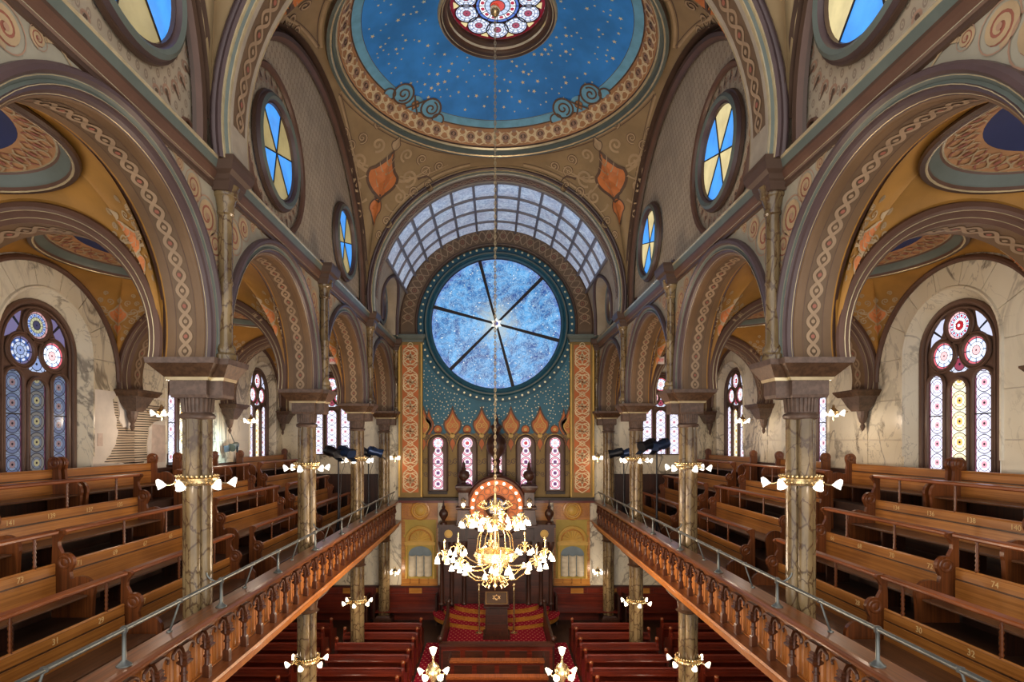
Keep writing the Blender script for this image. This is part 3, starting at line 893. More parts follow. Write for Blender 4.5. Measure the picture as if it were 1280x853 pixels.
for j in range(NY+1):
    y = SY0+(SY1-SY0)*j/NY
    m_ = MB(); m_.tube([((SR-.01)*cos(A0+(A1-A0)*k/50), y, SZ+(SR-.01)*sin(A0+(A1-A0)*k/50)) for k in range(51)], .045, 6)
    m_.build('hoop', M['skybar'], sky, smooth=True)
mb = MB()
def haunch_keep(s):
    def k(u, v):
        a = v*A0; y = 16.2+u*4.19; z = SZ-.4+v*(SR*sin(A0)+.4)
        return not (abs(y-18.23) < 1.3 and (z < 4.3 or ((y-18.23)/1.3)**2+((z-4.3)/1.0)**2 < 1))
    return k
for s, side in SIDES:
    def hf(u, v):
        z = SZ-.4+v*(SR*sin(A0)+.4); x = SR if z < SZ else sqrt(SR*SR-(z-SZ)**2)
        return (s*x, 16.2+u*4.19, z)
    mb = MB(); mb.grid(hf, 60, 30, 0, None, haunch_keep(s))
    hw = struct(mb.build('wall_haunch_%s' % side, M['taupe'], None, smooth=True), 'curved haunch of the skylight vault with arched recess, %s side' % side)
    pts = [(18.23+1.3*cos(pi*i/20), 4.3+1.0*sin(pi*i/20)) for i in range(21)]
    pts = [(18.23+1.3, 3.7)]+pts+[(18.23-1.3, 3.7)]
    m_ = MB(); vs = []
    for (y, z) in pts:
        x = SR if z < SZ else sqrt(SR*SR-(z-SZ)**2)
        vs += [(s*(x-.02), y, z), (s*3.83, y, z)]
    m_.add(vs, [(2*i,2*i+1,2*i+3,2*i+2) for i in range(len(pts)-1)])
    m_.build('recess_soffit', M['diaper'], hw, smooth=True)
    m_ = MB(); m_.tube([(s*((SR if z < SZ else sqrt(SR*SR-(z-SZ)**2))-.03), y, z) for (y, z) in pts], .05, 8); m_.build('recess_moulding', M['mauve'], hw, smooth=True)
    oculus_win(s, side, 18.23, 4.55, .6, 'round window deep in the arched recess under the skylight, %s side' % side, False)
# ------------------------------------------------------------------ end wall
wend = sempty('wall_end', 'painted end wall with teal starred field and gold ornament')
mb = MB(); mb.box(-XO-.3, XO+.3, YE, YE+.3, ZFL, 8.0); mb.build('wall_core', M['marble'], wend)
EP = lambda y: (lambda u, v, d: (u, y-d, v))
mb = MB(); mb.box(-2.75, 2.75, YE-.03, YE+.01, -2.07, 7.2); mb.build('teal_field', M['teal'], wend)
# lower olive-gold dado with cusped top
cus = [(-2.75,-2.05)]
N = 110
for i in range(N+1):
    x = -2.72+5.44*i/N
    ph = ((x+.0)/1.06) % 1.0                       # windows sit at multiples of 1.06
    t = abs(ph-.5)*2                               # 0 midway between windows, 1 on the window axis
    cus.append((x, .12+.22*t**2+.16*max(0, 1-abs(t-.35)/.35)))
cus.append((2.75,-2.05))
mb = MB(); mb.prism(cus, EP(YE-.03), 0, .012); mb.build('olive_dado', M['endolive'], wend)
D = Dec(EP(YE-.045), .004)
for k in range(-3, 3):
    x = .53+1.06*k
    if abs(x) > 2.75: continue
    if abs(x) < 2.7:
        D.ogee((x, .62), .62, 1.1, 0, 1, 0); D.ogee((x, .55), .4, .72, 2, 3, 2); D.ogee((x, -.12), .2, .5, 0, 1, 1, -1)
        for q in (-1,1):
            D.spiral((x+q*.09, .55), .1, 1.3, pi/2, q, .025, 3, 4, 14); D.spiral((x+q*.15, .1), .1, 1.4, 0, q, .03, 1, 2, 14)
            D.spiral((x+q*.1, -.75), .12, 1.4, 0, q, .03, 1, 1, 14); D.spiral((x+q*.1, -1.2), .1, 1.4, 0, -q, .03, 1, 1, 14)
        D.disc((x,.2), .09, 3, 3, 8)
for k in range(-2, 3):
    x = 1.06*k
    D.disc((x, .42), .15, 0, 1, 14); D.ring((x, .42), .15, .035, 1, 2, 16); D.disc((x,.42), .06, 3, 3, 8)
    D.rib([(x+.36*cos(pi*i/14), -.12+.36*sin(pi*i/14)) for i in range(15)], .04, 3, 1)
    D.rib([(x+.42*cos(pi*i/14), -.12+.44*sin(pi*i/14)) for i in range(15)], .025, 1, 1)
for q in (-1,1):
    D.ogee((q*2.45, .62), .36, 1.0, 0, 1, 0); D.ogee((q*2.45, -.1), .2, .5, 0, 1, 0, -1)
D.build('painted_ogees', [M['terra'], M['dkline'], M['orange_p'], M['gold_n']], wend)
D = Dec(EP(YE-.031), .004)
rs = random.Random(5); cnt = 0; pts = []
while cnt < 330:
    x, z = rs.uniform(-2.68, 2.68), rs.uniform(.55, 4.2)
    if hypot(x, z-4.25) < 2.92 or any(hypot(x-a, z-b) < .085 for a, b in pts): continue
    pts.append((x,z)); D.star((x,z), rs.choice((.022,.028,.034)), 0, 0, 5, rs.uniform(0,6)); cnt += 1
stuff(D.build('gold_stars', M['star'], wend))
# framing pilasters and arch band
for s, side in SIDES:
    mb = MB(); mb.box(s*2.66, s*3.52, YE-.24, YE, -2.07, 3.72)
    for xx in (2.69, 3.49): mb.box(s*(xx-.03), s*(xx+.03), YE-.27, YE-.2, -2.0, 3.5, 1)
    p = mb.build('pilaster', [M['endolive'], M['gold_n']], wend)
    mb = MB(); mb.box(s*2.8, s*3.38, YE-.25, YE-.2, -1.85, 3.45); pl = mb.build('terracotta_panel', M['terra'], p)
    D = Dec(EP(YE-.25), .004)
    for k in range(6):
        c = (s*3.09, -1.42+k*.885)
        D.ring(c, .25, .04, 0, 1, 20); D.ring(c, .1, .03, 0, 2, 12); D.disc(c, .05, 1, 3, 8)
        for j in range(4):
            a = pi/4+j*pi/2; D.ring((c[0]+.17*cos(a), c[1]+.2*sin(a)), .14, .032, 0, 2, 14)
        D.ring((c[0], c[1]+.44), .09, .03, 0, 4, 10)
        D.rib([(c[0]+.25*sin(2*pi*i/20), c[1]-.44+.88*i/20) for i in range(21)], .035, 0, 2); D.rib([(c[0]-.25*sin(2*pi*i/20), c[1]-.44+.88*i/20) for i in range(21)], .035, 0, 3)
    D.build('painted_interlace', [M['cream_b'], M['orange_p']], pl)
    mb = MB(); mb.frus(s*3.09, YE-.12, [(3.56,.46,.16),(3.64,.47,.18),(3.68,.5,.22),(3.76,.54,.26),(3.82,.54,.26)]); mb.build('pilaster_cap', M['sage'], wend)
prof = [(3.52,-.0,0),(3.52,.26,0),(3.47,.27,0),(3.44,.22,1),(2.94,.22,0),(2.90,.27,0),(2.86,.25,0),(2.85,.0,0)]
mb = MB(); arch_sweep(mb, lambda u, v, d: (u, YE-d, v), (0,4.2), 3.82, prof, 72)
ab = mb.build('arch_band', [M['brown'], M['soffit_c']], wend, smooth=30)
D = Dec(lambda u, v, d: ((3.19+v)*cos(u/3.19), YE-.22-d, 4.2+(3.19+v)*sin(u/3.19)), .004)
for i in range(20):
    k = pi*3.19/20; a = k*(i+.5); r = 0
    c = (a, r)
    D.ring(c, .12, .03, 0, 1, 16); D.ring(c, .055, .02, 1, 2, 10)
    D.rib([(a+k*(q-.5), r+.19*cos(2*pi*q)) for q in [j/10 for j in range(11)]], .03, 0, 3)
    D.rib([(a+k*(q-.5), r-.19*cos(2*pi*q)) for q in [j/10 for j in range(11)]], .03, 0, 4)
D.build('painted_interlace', [M['guil'], M['rose_p'], M['olive']], ab)

# round blue window
RZ = 4.25
rose = thing('round_blue_window', 'great round blue star-speckled window in the end wall', 'window', (0, YE-.05, RZ))
RR = 2.36
fr = lambda u, v, d: (u, -d, v)
for k in range(6):
    a0, a1 = pi/2+.26+2*pi*k/6, pi/2+.26+2*pi*(k+1)/6
    m_ = MB(); vs = []; uv = []
    m_.grid(lambda u, v: (RR*(.02+.98*v)*cos(a0+(a1-a0)*u), 0, RR*(.02+.98*v)*sin(a0+(a1-a0)*u)), 12, 6, 0, lambda u, v: ((.02+.98*v)*cos(a0+(a1-a0)*u), (.02+.98*v)*sin(a0+(a1-a0)*u)))
    m_.build('glass_pane', M['rose'], rose)
    m_ = MB()
    m_.prism([(.10*cos(a0)-.035*sin(a0), .10*sin(a0)+.035*cos(a0)), (RR*cos(a0)-.06*sin(a0), RR*sin(a0)+.06*cos(a0)), (RR*cos(a0)+.06*sin(a0), RR*sin(a0)-.06*cos(a0)), (.10*cos(a0)+.035*sin(a0), .10*sin(a0)-.035*cos(a0))], fr, .0, .07)
    m_.build('rib', M['lead'], rose)
D = Dec(lambda u, v, d: (u, -d-.004, v), .004)
rs = random.Random(11)
for i in range(190):
    r = RR*sqrt(rs.uniform(.05,.93)); a = rs.uniform(0, 2*pi)
    D.star((r*cos(a), r*sin(a)), rs.choice((.018,.022,.03)), 0 if i % 8 else 1, 0, 5, rs.uniform(0,6))
stuff(D.build('star_specks', [M['g_star'], M['lead']], rose))
D = Dec(lambda u, v, d: (u, -.075-d, v), .006)
for a0 in (pi/2, -pi/2):
    D.fan([(.22*cos(a0+2*pi*k/3), .22*sin(a0+2*pi*k/3)) for k in range(3)], 0, 0 if a0 > 0 else 1)
D.disc((0,0), .07, 1, 3, 8)
D.build('centre_star', [M['g_star'], M['g_deep']], rose)
m_ = MB(); m_.lathe([(RR-.02,0),(RR+.0,-.1),(RR+.06,-.12),(RR+.12,-.08),(RR+.17,-.13),(RR+.22,-.13),(RR+.27,-.07),(RR+.29,0)], (0,0,0), 80, axis='y', mis=[1,0,0,0,2,0,0], cap=False)
m_.build('frame', [M['teal_dk'], M['lead'], M['sage']], rose, smooth=30)
m_ = MB(); m_.lathe([(RR+.28,-.02),(RR+.5,-.02)], (0,0,0), 80, axis='y', cap=False); rg = m_.build('dotted_ring', M['teal_dk'], rose)
D = Dec(lambda u, v, d: (u, -.02-d, v), .004)
for k in range(72): D.disc(((RR+.39)*cos(2*pi*k/72), (RR+.39)*sin(2*pi*k/72)), .04, 0, 0, 8)
stuff(D.build('ring_dots', M['star'], rg))

# five keyhole lancets over the ark
for i in range(5):
    x = 1.06*(i-2)+.01
    nm = ['outer left', 'inner left', 'centre', 'inner right', 'outer right'][i]
    t = thing('lancet_window', 'pink and white keyhole lancet window, %s of five over the ark' % nm, 'window', (x, YE-.05, -1.76), 'keyhole lancets over the ark')
    def outl(w, top, bot, rc):
        p = [(-w, bot), (w, bot), (w, top-.62)]
        p += [(w*cos(q), top-.62+.1*sin(q)) for q in (0.3,0.6)] + [(.1, top-.44)]
        p += [(rc*cos(q), top-rc+rc*sin(q)) for q in [-pi*.3+i_*pi*1.6/14 for i_ in range(15)]]
        p += [(-.1, top-.44)] + [(-w*cos(q), top-.62+.1*sin(q)) for q in (0.6,0.3)] + [(-w, top-.62)]
        return p
    fm = MB(); fm.prism([(-.34,-.06),(.34,-.06),(.34,1.62)]+[(.34*cos(q*pi/14), 1.62+.34*sin(q*pi/14)) for q in range(15)]+[(-.34,1.62)], fr, -.0, .03)
    fm.build('surround', M['rust'], t)
    fm = MB(); fm.tube([(.34,-.04,-.06),(.34,-.04,1.62)]+[(.34*cos(q*pi/14), -.04, 1.62+.34*sin(q*pi/14)) for q in range(15)]+[(-.34,-.04,1.62),(-.34,-.04,-.06)], .035, 6); fm.build('frame', M['brown'], t, smooth=True)
    P = outl(.2, 1.88, .0, .2)
    gl = MB(); vs = [fr(u,v,.045) for u, v in P]; gl.add(vs, [tuple(range(len(P)))], 0, [(u/.2, (v-.0)/.2) for u, v in P]); gl.build('glass_pane', M['lan_p'], t)
    discpane(lambda u, v: (u, -.05, v), (0,1.68), .19, 1, 18).build('glass_pane', M['ros_a'] if i in (1,3) else M['ros_b'], t)
    fm = MB(); fm.box(-.2,.2,-.056,-.046,.93,.95); fm.build('saddle_bar', M['lead'], t)
    fm = MB(); fm.box(-.34,.34,-.2,0,-.16,-.06); fm.build('sill', M['cast'], t)
mb = MB(); mb.box(-3.52,3.52,YE-.34,YE,-2.14,-2.04); mb.box(-3.52,3.52,YE-.3,YE,-2.22,-2.14,1); struct(mb.build('trim_1', [M['cast'], M['mahog']]), 'dark ledge under the lancet windows')

# ------------------------------------------------------------------ aisles: marble wall panels, windows, vaults
WR, WIN, WZC, WBOT = 1.02, .76, 1.58, -.56       # reveal radius, window radius, arch centre height, sill
def big_window(side, label, mapfn, loc, mats, parent_group):
    """round-headed window: three rosettes over three lancets; mapfn(u,v,d) local, d towards the room"""
    t = thing('stained_window', label, 'window', loc, parent_group)
    bot = WBOT-WZC
    sh = lambda R: [(-R,bot),(R,bot)]+[(R*cos(q*pi/20), R*sin(q*pi/20)) for q in range(21)]
    m_ = MB(); m_.prism(sh(WIN+.1), mapfn, 0, .03); m_.build('tracery_plate', M['frame_w'], t)
    for R, r in ((WIN+.06,.05),(WIN-.04,.025)):
        m_ = MB(); m_.tube([mapfn(R,bot,.06)]+[mapfn(R*cos(q*pi/20), R*sin(q*pi/20), .06) for q in range(21)]+[mapfn(-R,bot,.06)], r, 8); m_.build('frame', M['frame_w'], t, smooth=True)
    k = 0
    for (cx, cy, r) in ((0,.42,.235),(-.335,-.06,.235),(.335,-.06,.235)):
        discpane(lambda u, v: mapfn(u,v,.036), (cx,cy), r, 1, 26).build('rosette_pane', M[mats[k]], t)
        for R, rr in ((r+.02,.03),(r+.065,.022)):
            m_ = MB(); m_.tube([mapfn(cx+R*cos(q*pi/14), cy+R*sin(q*pi/14), .055) for q in range(28)], rr, 6, closed=True); m_.build('rosette_ring', M['frame_w'], t, smooth=True)
        k += 1
    if mats[0] == 'ros_a':
        D = Dec(lambda u, v, d: mapfn(u, v, .038+d), .003)
        for a0 in (pi/2,-pi/2): D.fan([(.1*cos(a0+2*pi*q/3), .42+.1*sin(a0+2*pi*q/3)) for q in range(3)], 0, 0 if a0 > 0 else 1)
        D.disc((0,.42), .03, 1, 3, 8)
        D.build('red_star', [M['g_red'], M['g_white']], t)
    for k, (cx, w, top) in enumerate(((-.49,.17,-.40),(0,.18,-.52),(.49,.17,-.40))):
        P = [(cx-w,bot+.04),(cx+w,bot+.04)]+[(cx+w*cos(q*pi/12), top-w+w*sin(q*pi/12)) for q in range(13)]
        gl = MB(); gl.add([mapfn(u,v,.036) for u, v in P], [tuple(range(len(P)))], 0, [((u-cx)/w, (v-bot)/w) for u, v in P]); gl.build('lancet_pane', M[mats[3 if k != 1 else 4]], t)
        m_ = MB(); m_.tube([mapfn(cx-w-.025,bot,.06)]+[mapfn(cx+(w+.025)*cos(pi-q*pi/12), top-w+(w+.025)*sin(pi-q*pi/12), .06) for q in range(13)]+[mapfn(cx+w+.025,bot,.06)], .032, 6); m_.build('lancet_frame', M['frame_w'], t, smooth=True)
        if k != 1:
            m_ = MB(); P = [(cx-w,-1.14),(cx+w,-1.14),(cx+w,-1.12),(cx-w,-1.12)]; m_.prism(P, mapfn, .037, .05); m_.build('saddle_bar', M['lead'], t)
    # fill panes between the rosettes
    P = [(-.24,-.33),(-.1,-.385),(.1,-.385),(.24,-.33),(.11,-.23),(0,-.08),(-.11,-.23)]
    gl = MB(); gl.add([mapfn(u,v,.034) for u, v in P], [tuple(range(7))], 0, [(u*3,(v+.25)*3) for u, v in P]); gl.build('spandrel_pane', M['ros_o'] if mats[3] == 'lan_w' else M['ros_c'], t)
    for q in (-1,1):
        P = [(q*.36,.36),(q*.44,.22),(q*.64,.12),(q*.62,.3),(q*.52,.46),(q*.4,.58),(q*.32,.6)]
        gl = MB(); gl.add([mapfn(u,v,.034) for u, v in P], [tuple(range(len(P)))], 0, [(u*2,v*2) for u, v in P]); gl.build('spandrel_pane', M['ros_o'] if mats[3] == 'lan_w' else M['ros_c'], t)
    return t

WSH = [0, .1, .28, .42]                          # the windows drift off the bay centres towards the end wall
def marble_bay(root, s, y0, y1, skip=None, sh=0.0):
    """courses of marble blocks round one window opening on the outer wall"""
    yc = (y0+y1)/2+sh; fn = lambda u, v, d: (s*(XO-d), u, v)
    g = .008
    # voussoirs
    nv = 7; Ro = 2.4
    for k in range(nv):
        a0, a1 = pi*k/nv+.006, pi*(k+1)/nv-.006
        P = [(yc+WR*cos(a0+(a1-a0)*q/6), WZC+WR*sin(a0+(a1-a0)*q/6)) for q in range(7)]+[(yc+Ro*cos(a1-(a1-a0)*q/6), WZC+Ro*sin(a1-(a1-a0)*q/6)) for q in range(7)]
        P = [(max(y0+g, min(y1-g, u)), v) for u, v in P]
        m_ = MB(); m_.prism(P, fn, 0, .03); m_.build('marble_block', M['marble'], root)
    zz = [WBOT-.3, .02, .8, WZC]
    for q in (0, 1):
        for k in range(3):
            u0, u1 = (y0, yc-WR) if q == 0 else (yc+WR, y1)
            if skip and skip(u0, u1, zz[k], zz[k+1]): continue
            m_ = MB(); m_.prism([(u0+g,zz[k]+g),(u1-g,zz[k]+g),(u1-g,zz[k+1]-g),(u0+g,zz[k+1]-g)], fn, 0, .03); m_.build('marble_block', M['marble'], root)
    # splayed reveal and moulding round it
    zb = WBOT
    A = [(yc+WR, zb)]+[(yc+WR*cos(pi*q/24), WZC+WR*sin(pi*q/24)) for q in range(25)]+[(yc-WR, zb)]
    B = [(yc+WIN+.08, zb)]+[(yc+(WIN+.08)*cos(pi*q/24), WZC+(WIN+.08)*sin(pi*q/24)) for q in range(25)]+[(yc-WIN-.08, zb)]
    m_ = MB(); vs = []
    for (a, b) in zip(A, B): vs += [fn(*a, .03), fn(*b, -.2)]
    m_.add(vs, [(2*i,2*i+1,2*i+3,2*i+2) for i in range(len(A)-1)])
    m_.build('window_reveal', M['marble'], root, smooth=40)
    m_ = MB(); m_.tube([fn(yc+(WR+.03)*1, -.3, .03)]+[fn(yc+(WR+.03)*cos(pi*q/24), WZC+(WR+.03)*sin(pi*q/24), .03) for q in range(25)]+[fn(yc-WR-.03, -.3, .03)], .035, 6); m_.build('reveal_bead', M['marble'], root, smooth=True)
    m_ = MB(); m_.box(s*(XO-.05), s*(XO+.4), yc-WR, yc+WR, zb-.06, zb); m_.build('sill', M['dark_w'], root)

ORDW = {1: 'nearest', 2: 'second', 3: 'third'}
for s, side in SIDES:
    root = sempty('wall_%s' % side, 'cream marble outer wall of the %s gallery' % side)
    mb = MB()                                    # rough wall behind the blocks, pieced round the openings
    for b in range(4):
        y0, y1 = YS[b], YS[b+1]; yc = (y0+y1)/2+WSH[b]
        mb.box(s*XO, s*(XO+.02), y0, yc-WR, ZFL, WZC); mb.box(s*XO, s*(XO+.02), yc+WR, y1, ZFL, WZC)
        mb.box(s*XO, s*(XO+.02), yc-WR, yc+WR, ZFL, WBOT-.06)
        arch_panel(mb, lambda u, v: (s*XO, u, v), (yc, WZC), WR, (y0, y1, 4.3), WZC)
    mb.build('wall_core', M['plaster'], root)
    for b in range(4):
        y0, y1 = YS[b], YS[b+1]; yc = (y0+y1)/2+WSH[b]
        skip = None
        if s < 0:
            skip = lambda u0, u1, za, zb_: (11.0 < (u0+u1)/2 < 13.0 and za < .7)
        marble_bay(root, s, y0, y1, skip, WSH[b])
        mats = {0: ('ros_a','ros_b','ros_b','lan_w','lan_y')}.get(b, ('ros_a','ros_b','ros_b','lan_w','lan_y'))
        if s < 0 and b <= 1: mats = ('ros_d','ros_c','ros_b','lan_b','lan_g')
        if b == 0: continue
        lab = {(-1,1): 'blue toned stained window at the far left of the photo', (1,1): 'bright stained window with red star rosette at the far right',
               (-1,2): 'stained window half hidden by the nearest left column', (1,2): 'stained window half hidden by the nearest right column',
               (-1,3): 'narrow looking stained window between the first two left columns', (1,3): 'narrow looking stained window between the first two right columns'}[(s,b)]
        big_window(side, lab, lambda u, v, d: (-s*d, u, v), (s*(XO+.22), yc, WZC), mats, 'gallery stained windows')
    mb = MB(); mb.box(s*(XO-.09), s*XO, 2.6, YE, -1.35, WBOT-.08); mb.box(s*(XO-.12), s*XO, 2.6, YE, WBOT-.12, WBOT-.06)
    struct(mb.build('baseboard_%s' % side, M['dark_w']), 'dark wooden dado along the %s marble wall' % side)
    av = sempty('ceiling_aisle_%s' % side, 'ochre vaults with blue saucer domes over the %s gallery' % side)
    CX = s*6.05
    mb = MB(); mb.box(s*3.9, s*(XO+.4), 2.8, YE+.3, 3.72, 3.8); mb.build('light_block_slab', M['hole'], av)  # unseen slab added above the vaults to block sky light leaking through gaps
    for b in range(4):
        y0, y1 = YS[b], YS[b+1]; yc = (y0+y1)/2
        pendentives(av, CX, yc, 1.75, 1.88 if b else 1.66, 1.2, 1.9, 1.52, 3.2, M['ochre'], ALLQ if b else [(1,1),(-1,1),(1,-1),(-1,-1)], dict(s0=.42, k=.5, d=.005))
        mb = MB(); mb.lathe([(1.54,3.18),(1.57,3.13),(1.55,3.10),(1.50,3.10),(1.485,3.11),(1.475,3.11),(1.465,3.15),(1.45,3.18),(1.37,3.26),(1.35,3.28),(1.33,3.28)], (CX,yc,0), 56, mis=[0,0,0,2,2,3,1,1,3,2], cap=False)
        mb.build('saucer_ring', [M['brown'], M['sage'], M['gilt'], M['rust']], av, smooth=30)
        mb = MB(); mb.lathe([(1.33,3.28),(1.0,3.36)], (CX,yc,0), 56, cap=False)
        fo = mb.build('saucer_frieze', M['peach'], av, smooth=True)
        D = Dec(lambda u, v, d, yc=yc: (CX+(1.33-.33*v)*cos(u), yc+(1.33-.33*v)*sin(u), 3.28+.08*v-d), .006)
        for i in range(26):
            a = 2*pi*i/26; k = 2*pi/26
            D.ring((a,.5), k*.3, k*.12, 0, 1, 10, .3); D.disc((a,.5), k*.12, 1, 2, 6, .14)
            D.rib([(a+k*(.5+.3*sin(q*pi*2)), .08+.84*q) for q in [j/8 for j in range(9)]], k*.12, 1, 1); D.rib([(a+k*(.5-.3*sin(q*pi*2)), .08+.84*q) for q in [j/8 for j in range(9)]], k*.12, 0, 2)
        D.build('painted_frieze', [M['cream_p'], M['rose_p']], fo)
        mb = MB(); mb.lathe([(1.0,3.36),(.65,3.45),(.3,3.5),(.001,3.52)], (CX,yc,0), 40, cap=False)
        so = mb.build('navy_saucer', M['navy'], av, smooth=True)
        D = Dec(lambda u, v, d, yc=yc: (CX+u, yc+v, 3.52-.165*(u*u+v*v)-.02-d), .004)
        rs = random.Random(b*2+(s>0))
        for i in range(14):
            r = .9*sqrt(rs.random()); a = rs.uniform(0,6.28); D.star((r*cos(a), r*sin(a)), .06, 0, 0, 5, rs.uniform(0,6))
        D.build('gold_stars', M['star'], so)
        # wall arch moulding framing the marble
        if True:
            mb = MB(); mb.tube([(s*(XO-.06), yc+(1.86 if b else 1.65)*cos(pi*i/40), 1.2+1.86*sin(pi*i/40)) for i in range(41)], .05, 8); mb.build('wall_arch_moulding', M['rust'], av, smooth=True)
    for k in range(0, 5):
        y = YS[k]
        if k == 4: P = [(1.95,-.24,0),(1.62,-.24,1),(1.60,-.2,2),(1.6,.0,2)]; 
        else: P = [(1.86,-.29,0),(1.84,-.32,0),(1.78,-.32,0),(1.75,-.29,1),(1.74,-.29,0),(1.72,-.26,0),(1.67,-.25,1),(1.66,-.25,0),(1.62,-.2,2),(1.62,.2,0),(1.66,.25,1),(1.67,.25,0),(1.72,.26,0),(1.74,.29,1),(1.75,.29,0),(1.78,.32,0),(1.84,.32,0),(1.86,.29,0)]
        P = [(r-.10, d, m) for r, d, m in P]
        mb = MB(); arch_sweep(mb, lambda u, v, d: (u, y+d, v), (CX, 1.3), ZS, P, 44)
        ar = mb.build('aisle_arch', [M['rust'], M['gilt'], M['ochre_soft']], av, smooth=30)
        # closing wall above the arch
        mb = MB(); arch_panel(mb, lambda u, v: (u, y-.27, v), (CX, 1.3), 1.72, (min(s*XB,s*XO), max(s*XB,s*XO), 3.5), ZS); 
        if k < 4: arch_panel(mb, lambda u, v: (u, y+.27, v), (CX, 1.3), 1.72, (min(s*XB,s*XO), max(s*XB,s*XO), 3.5), ZS)
        mb.build('arch_spandrel', M['ochre'], ar)
        if k < 4:
            R = 1.52; th = asin(.25/R)
            D = Dec(lambda u, v, d: (CX+(R-d)*cos(u/R), y+v, 1.3+(R-d)*sin(u/R)))
            D.guilloche(-th*R, (pi+th)*R, 0, .08, .23, .05, 0, 1, 2); D.build('guilloche_band', [M['guil'], M['guil'], M['rose_p']], ar)
        # the same guilloche on the face that looks at the viewer
        D = Dec(lambda u, v, d: (CX+v*cos(u), y-.252-d, 1.3+v*sin(u)), .004)
    # corbels under the aisle arches
    for k in range(1, 5):
        y = YS[k] if k < 4 else YE-.3
        if True:
            mb = MB(); x = s*(XO-.24)
            mb.frus(x, y, [(ZS-.13,.22,.34),(ZS-.05,.27,.4),(ZS-.03,.28,.42),(ZS,.28,.42)], 0)
            mb.frus(x+s*.04, y, [(.62,.1,.12),(.72,.14,.2),(.86,.19,.27),(ZS-.13,.21,.31)], 1)
            mb.lathe([(.001,.2),(.03,.24),(.05,.3),(.03,.36),(.06,.4),(.09,.5),(.11,.62)], (x+s*.1, y, 0), 10, 1)
            cb = mb.build('wall_corbel', [M['bronze'], M['stone_cap']], None, smooth=30)
            tag(cb, 'carved corbel bracket on the %s marble wall, %s from the viewer' % (side, ['','first','second','third','last'][k]), 'corbel', 'wall corbels')

# aisle end windows and exit signs
for s, side in SIDES:
    x = s*5.97
    big_window(side, 'wide stained window facing the viewer at the far end of the %s gallery' % side, lambda u, v, d: (u, -d, v), (x, YE-.02, WZC+.05), ('ros_b','ros_a','ros_b','lan_w','lan_w'), 'gallery stained windows')
    mb = MB(); mb.box(-.13,.13,-.05,0,0,.2); mb_ = thing('exit_sign', 'small red and white exit sign on the third aisle arch of the %s gallery' % side, 'sign', (s*4.56, YS[3]-.345, 2.16), 'exit signs')
    mb.build('sign_box', M['plaster'], mb_)
    fc = bpy.data.curves.new('exit_text', 'FONT'); fc.body = 'EXIT'; fc.size = .115; fc.align_x = 'CENTER'; fc.extrude = .004
    fo = bpy.data.objects.new('lettering', fc); COL.objects.link(fo); fo.parent = mb_; fo.location = (0,-.056,.06); fo.rotation_euler = (pi/2,0,0)
    me = bpy.data.meshes.new_from_object(fo); bpy.data.objects.remove(fo)
    me.materials.clear(); me.materials.append(M['g_red']); lo = link('lettering', me, mb_, (0,-.056,.06)); lo.rotation_euler = (pi/2,0,0)
    # dado and door panel on aisle end wall
    mb = MB(); mb.box(s*4.3, s*XO, YE-.06, YE, ZG, -1.2); struct(mb.build('baseboard_end_%s' % side, M['dark_w']), 'dark dado at the end of the %s gallery' % side)
# ------------------------------------------------------------------ exposed lath patch on the left wall
import bmesh
def holed_sheet(outer, holes, fn, d0, d1):
    bm = bmesh.new(); edges = []
    for loop in [outer]+holes:
        vs = [bm.verts.new(fn(u, v, d1)) for u, v in loop]
        for i in range(len(vs)): edges.append(bm.edges.new((vs[i], vs[(i+1)%len(vs)])))
    bmesh.ops.triangle_fill(bm, edges=edges, use_beauty=True)
    ext = bmesh.ops.extrude_face_region(bm, geom=bm.faces[:])
    vv = [g for g in ext['geom'] if isinstance(g, bmesh.types.BMVert)]
    off = Vector(fn(0,0,d0))-Vector(fn(0,0,d1))
    bmesh.ops.translate(bm, verts=vv, vec=off)
    me = bpy.data.meshes.new('plaster_sheet'); bm.to_mesh(me); bm.free(); return me
fnL = lambda u, v, d: (-(XO-d), u, v)
patch = thing('plaster_patch', 'white plaster patch with wooden laths laid bare on the left wall', 'wall patch', (0,0,0))
rs = random.Random(21)
outer = [(10.74,-.64),(13.14,-.64),(13.14,1.0),(10.74,1.0)]
hole0 = [(11.05,-.42),(11.2,-.3),(11.35,-.12),(11.45,.12),(11.42,.38),(11.35,.62),(11.3,.84),(11.42,.97),(11.5,.7),(11.5,.45),(11.62,.28),(11.85,.26),(11.98,.36),(12.06,.55),(12.1,.8),(12.3,.92),(12.7,.95),(13.1,.93),(13.1,.5),(12.72,.44),(12.5,.3),(12.44,-.1),(12.46,-.42),(12.3,-.5),(11.8,-.48),(11.5,-.46)]
hole = []
for i, p in enumerate(hole0):
    q = hole0[(i+1)%len(hole0)]
    for k in range(3):
        t = k/3; hole.append((p[0]+(q[0]-p[0])*t+rs.uniform(-.025,.025)*(k>0), p[1]+(q[1]-p[1])*t+rs.uniform(-.02,.02)*(k>0)))
me = holed_sheet(outer, [hole], fnL, .006, .034); me.materials.append(M['plaster']); link('plaster_sheet', me, patch)
mb = MB(); mb.prism([(10.98,-.58),(13.12,-.58),(13.12,.98),(10.98,.98)], fnL, .002, .008); mb.build('cavity_back', M['hole'], patch)
z = -.54
lathme = MB(); lathme.box(-.006,.006,-.5,.5,-.017,.017); lathme = lathme.mesh('lath_slat', M['lath'])
while z < .95:
    for a, b in ((10.99, 12.0), (12.01, 13.11)):
        o = link('lath_slat', lathme, patch, (-(XO-.016+rs.uniform(-.003,.003)), (a+b)/2, z)); o.scale = (1, (b-a), 1); o.rotation_euler = (rs.uniform(-.012,.012),0,0)
    z += .052
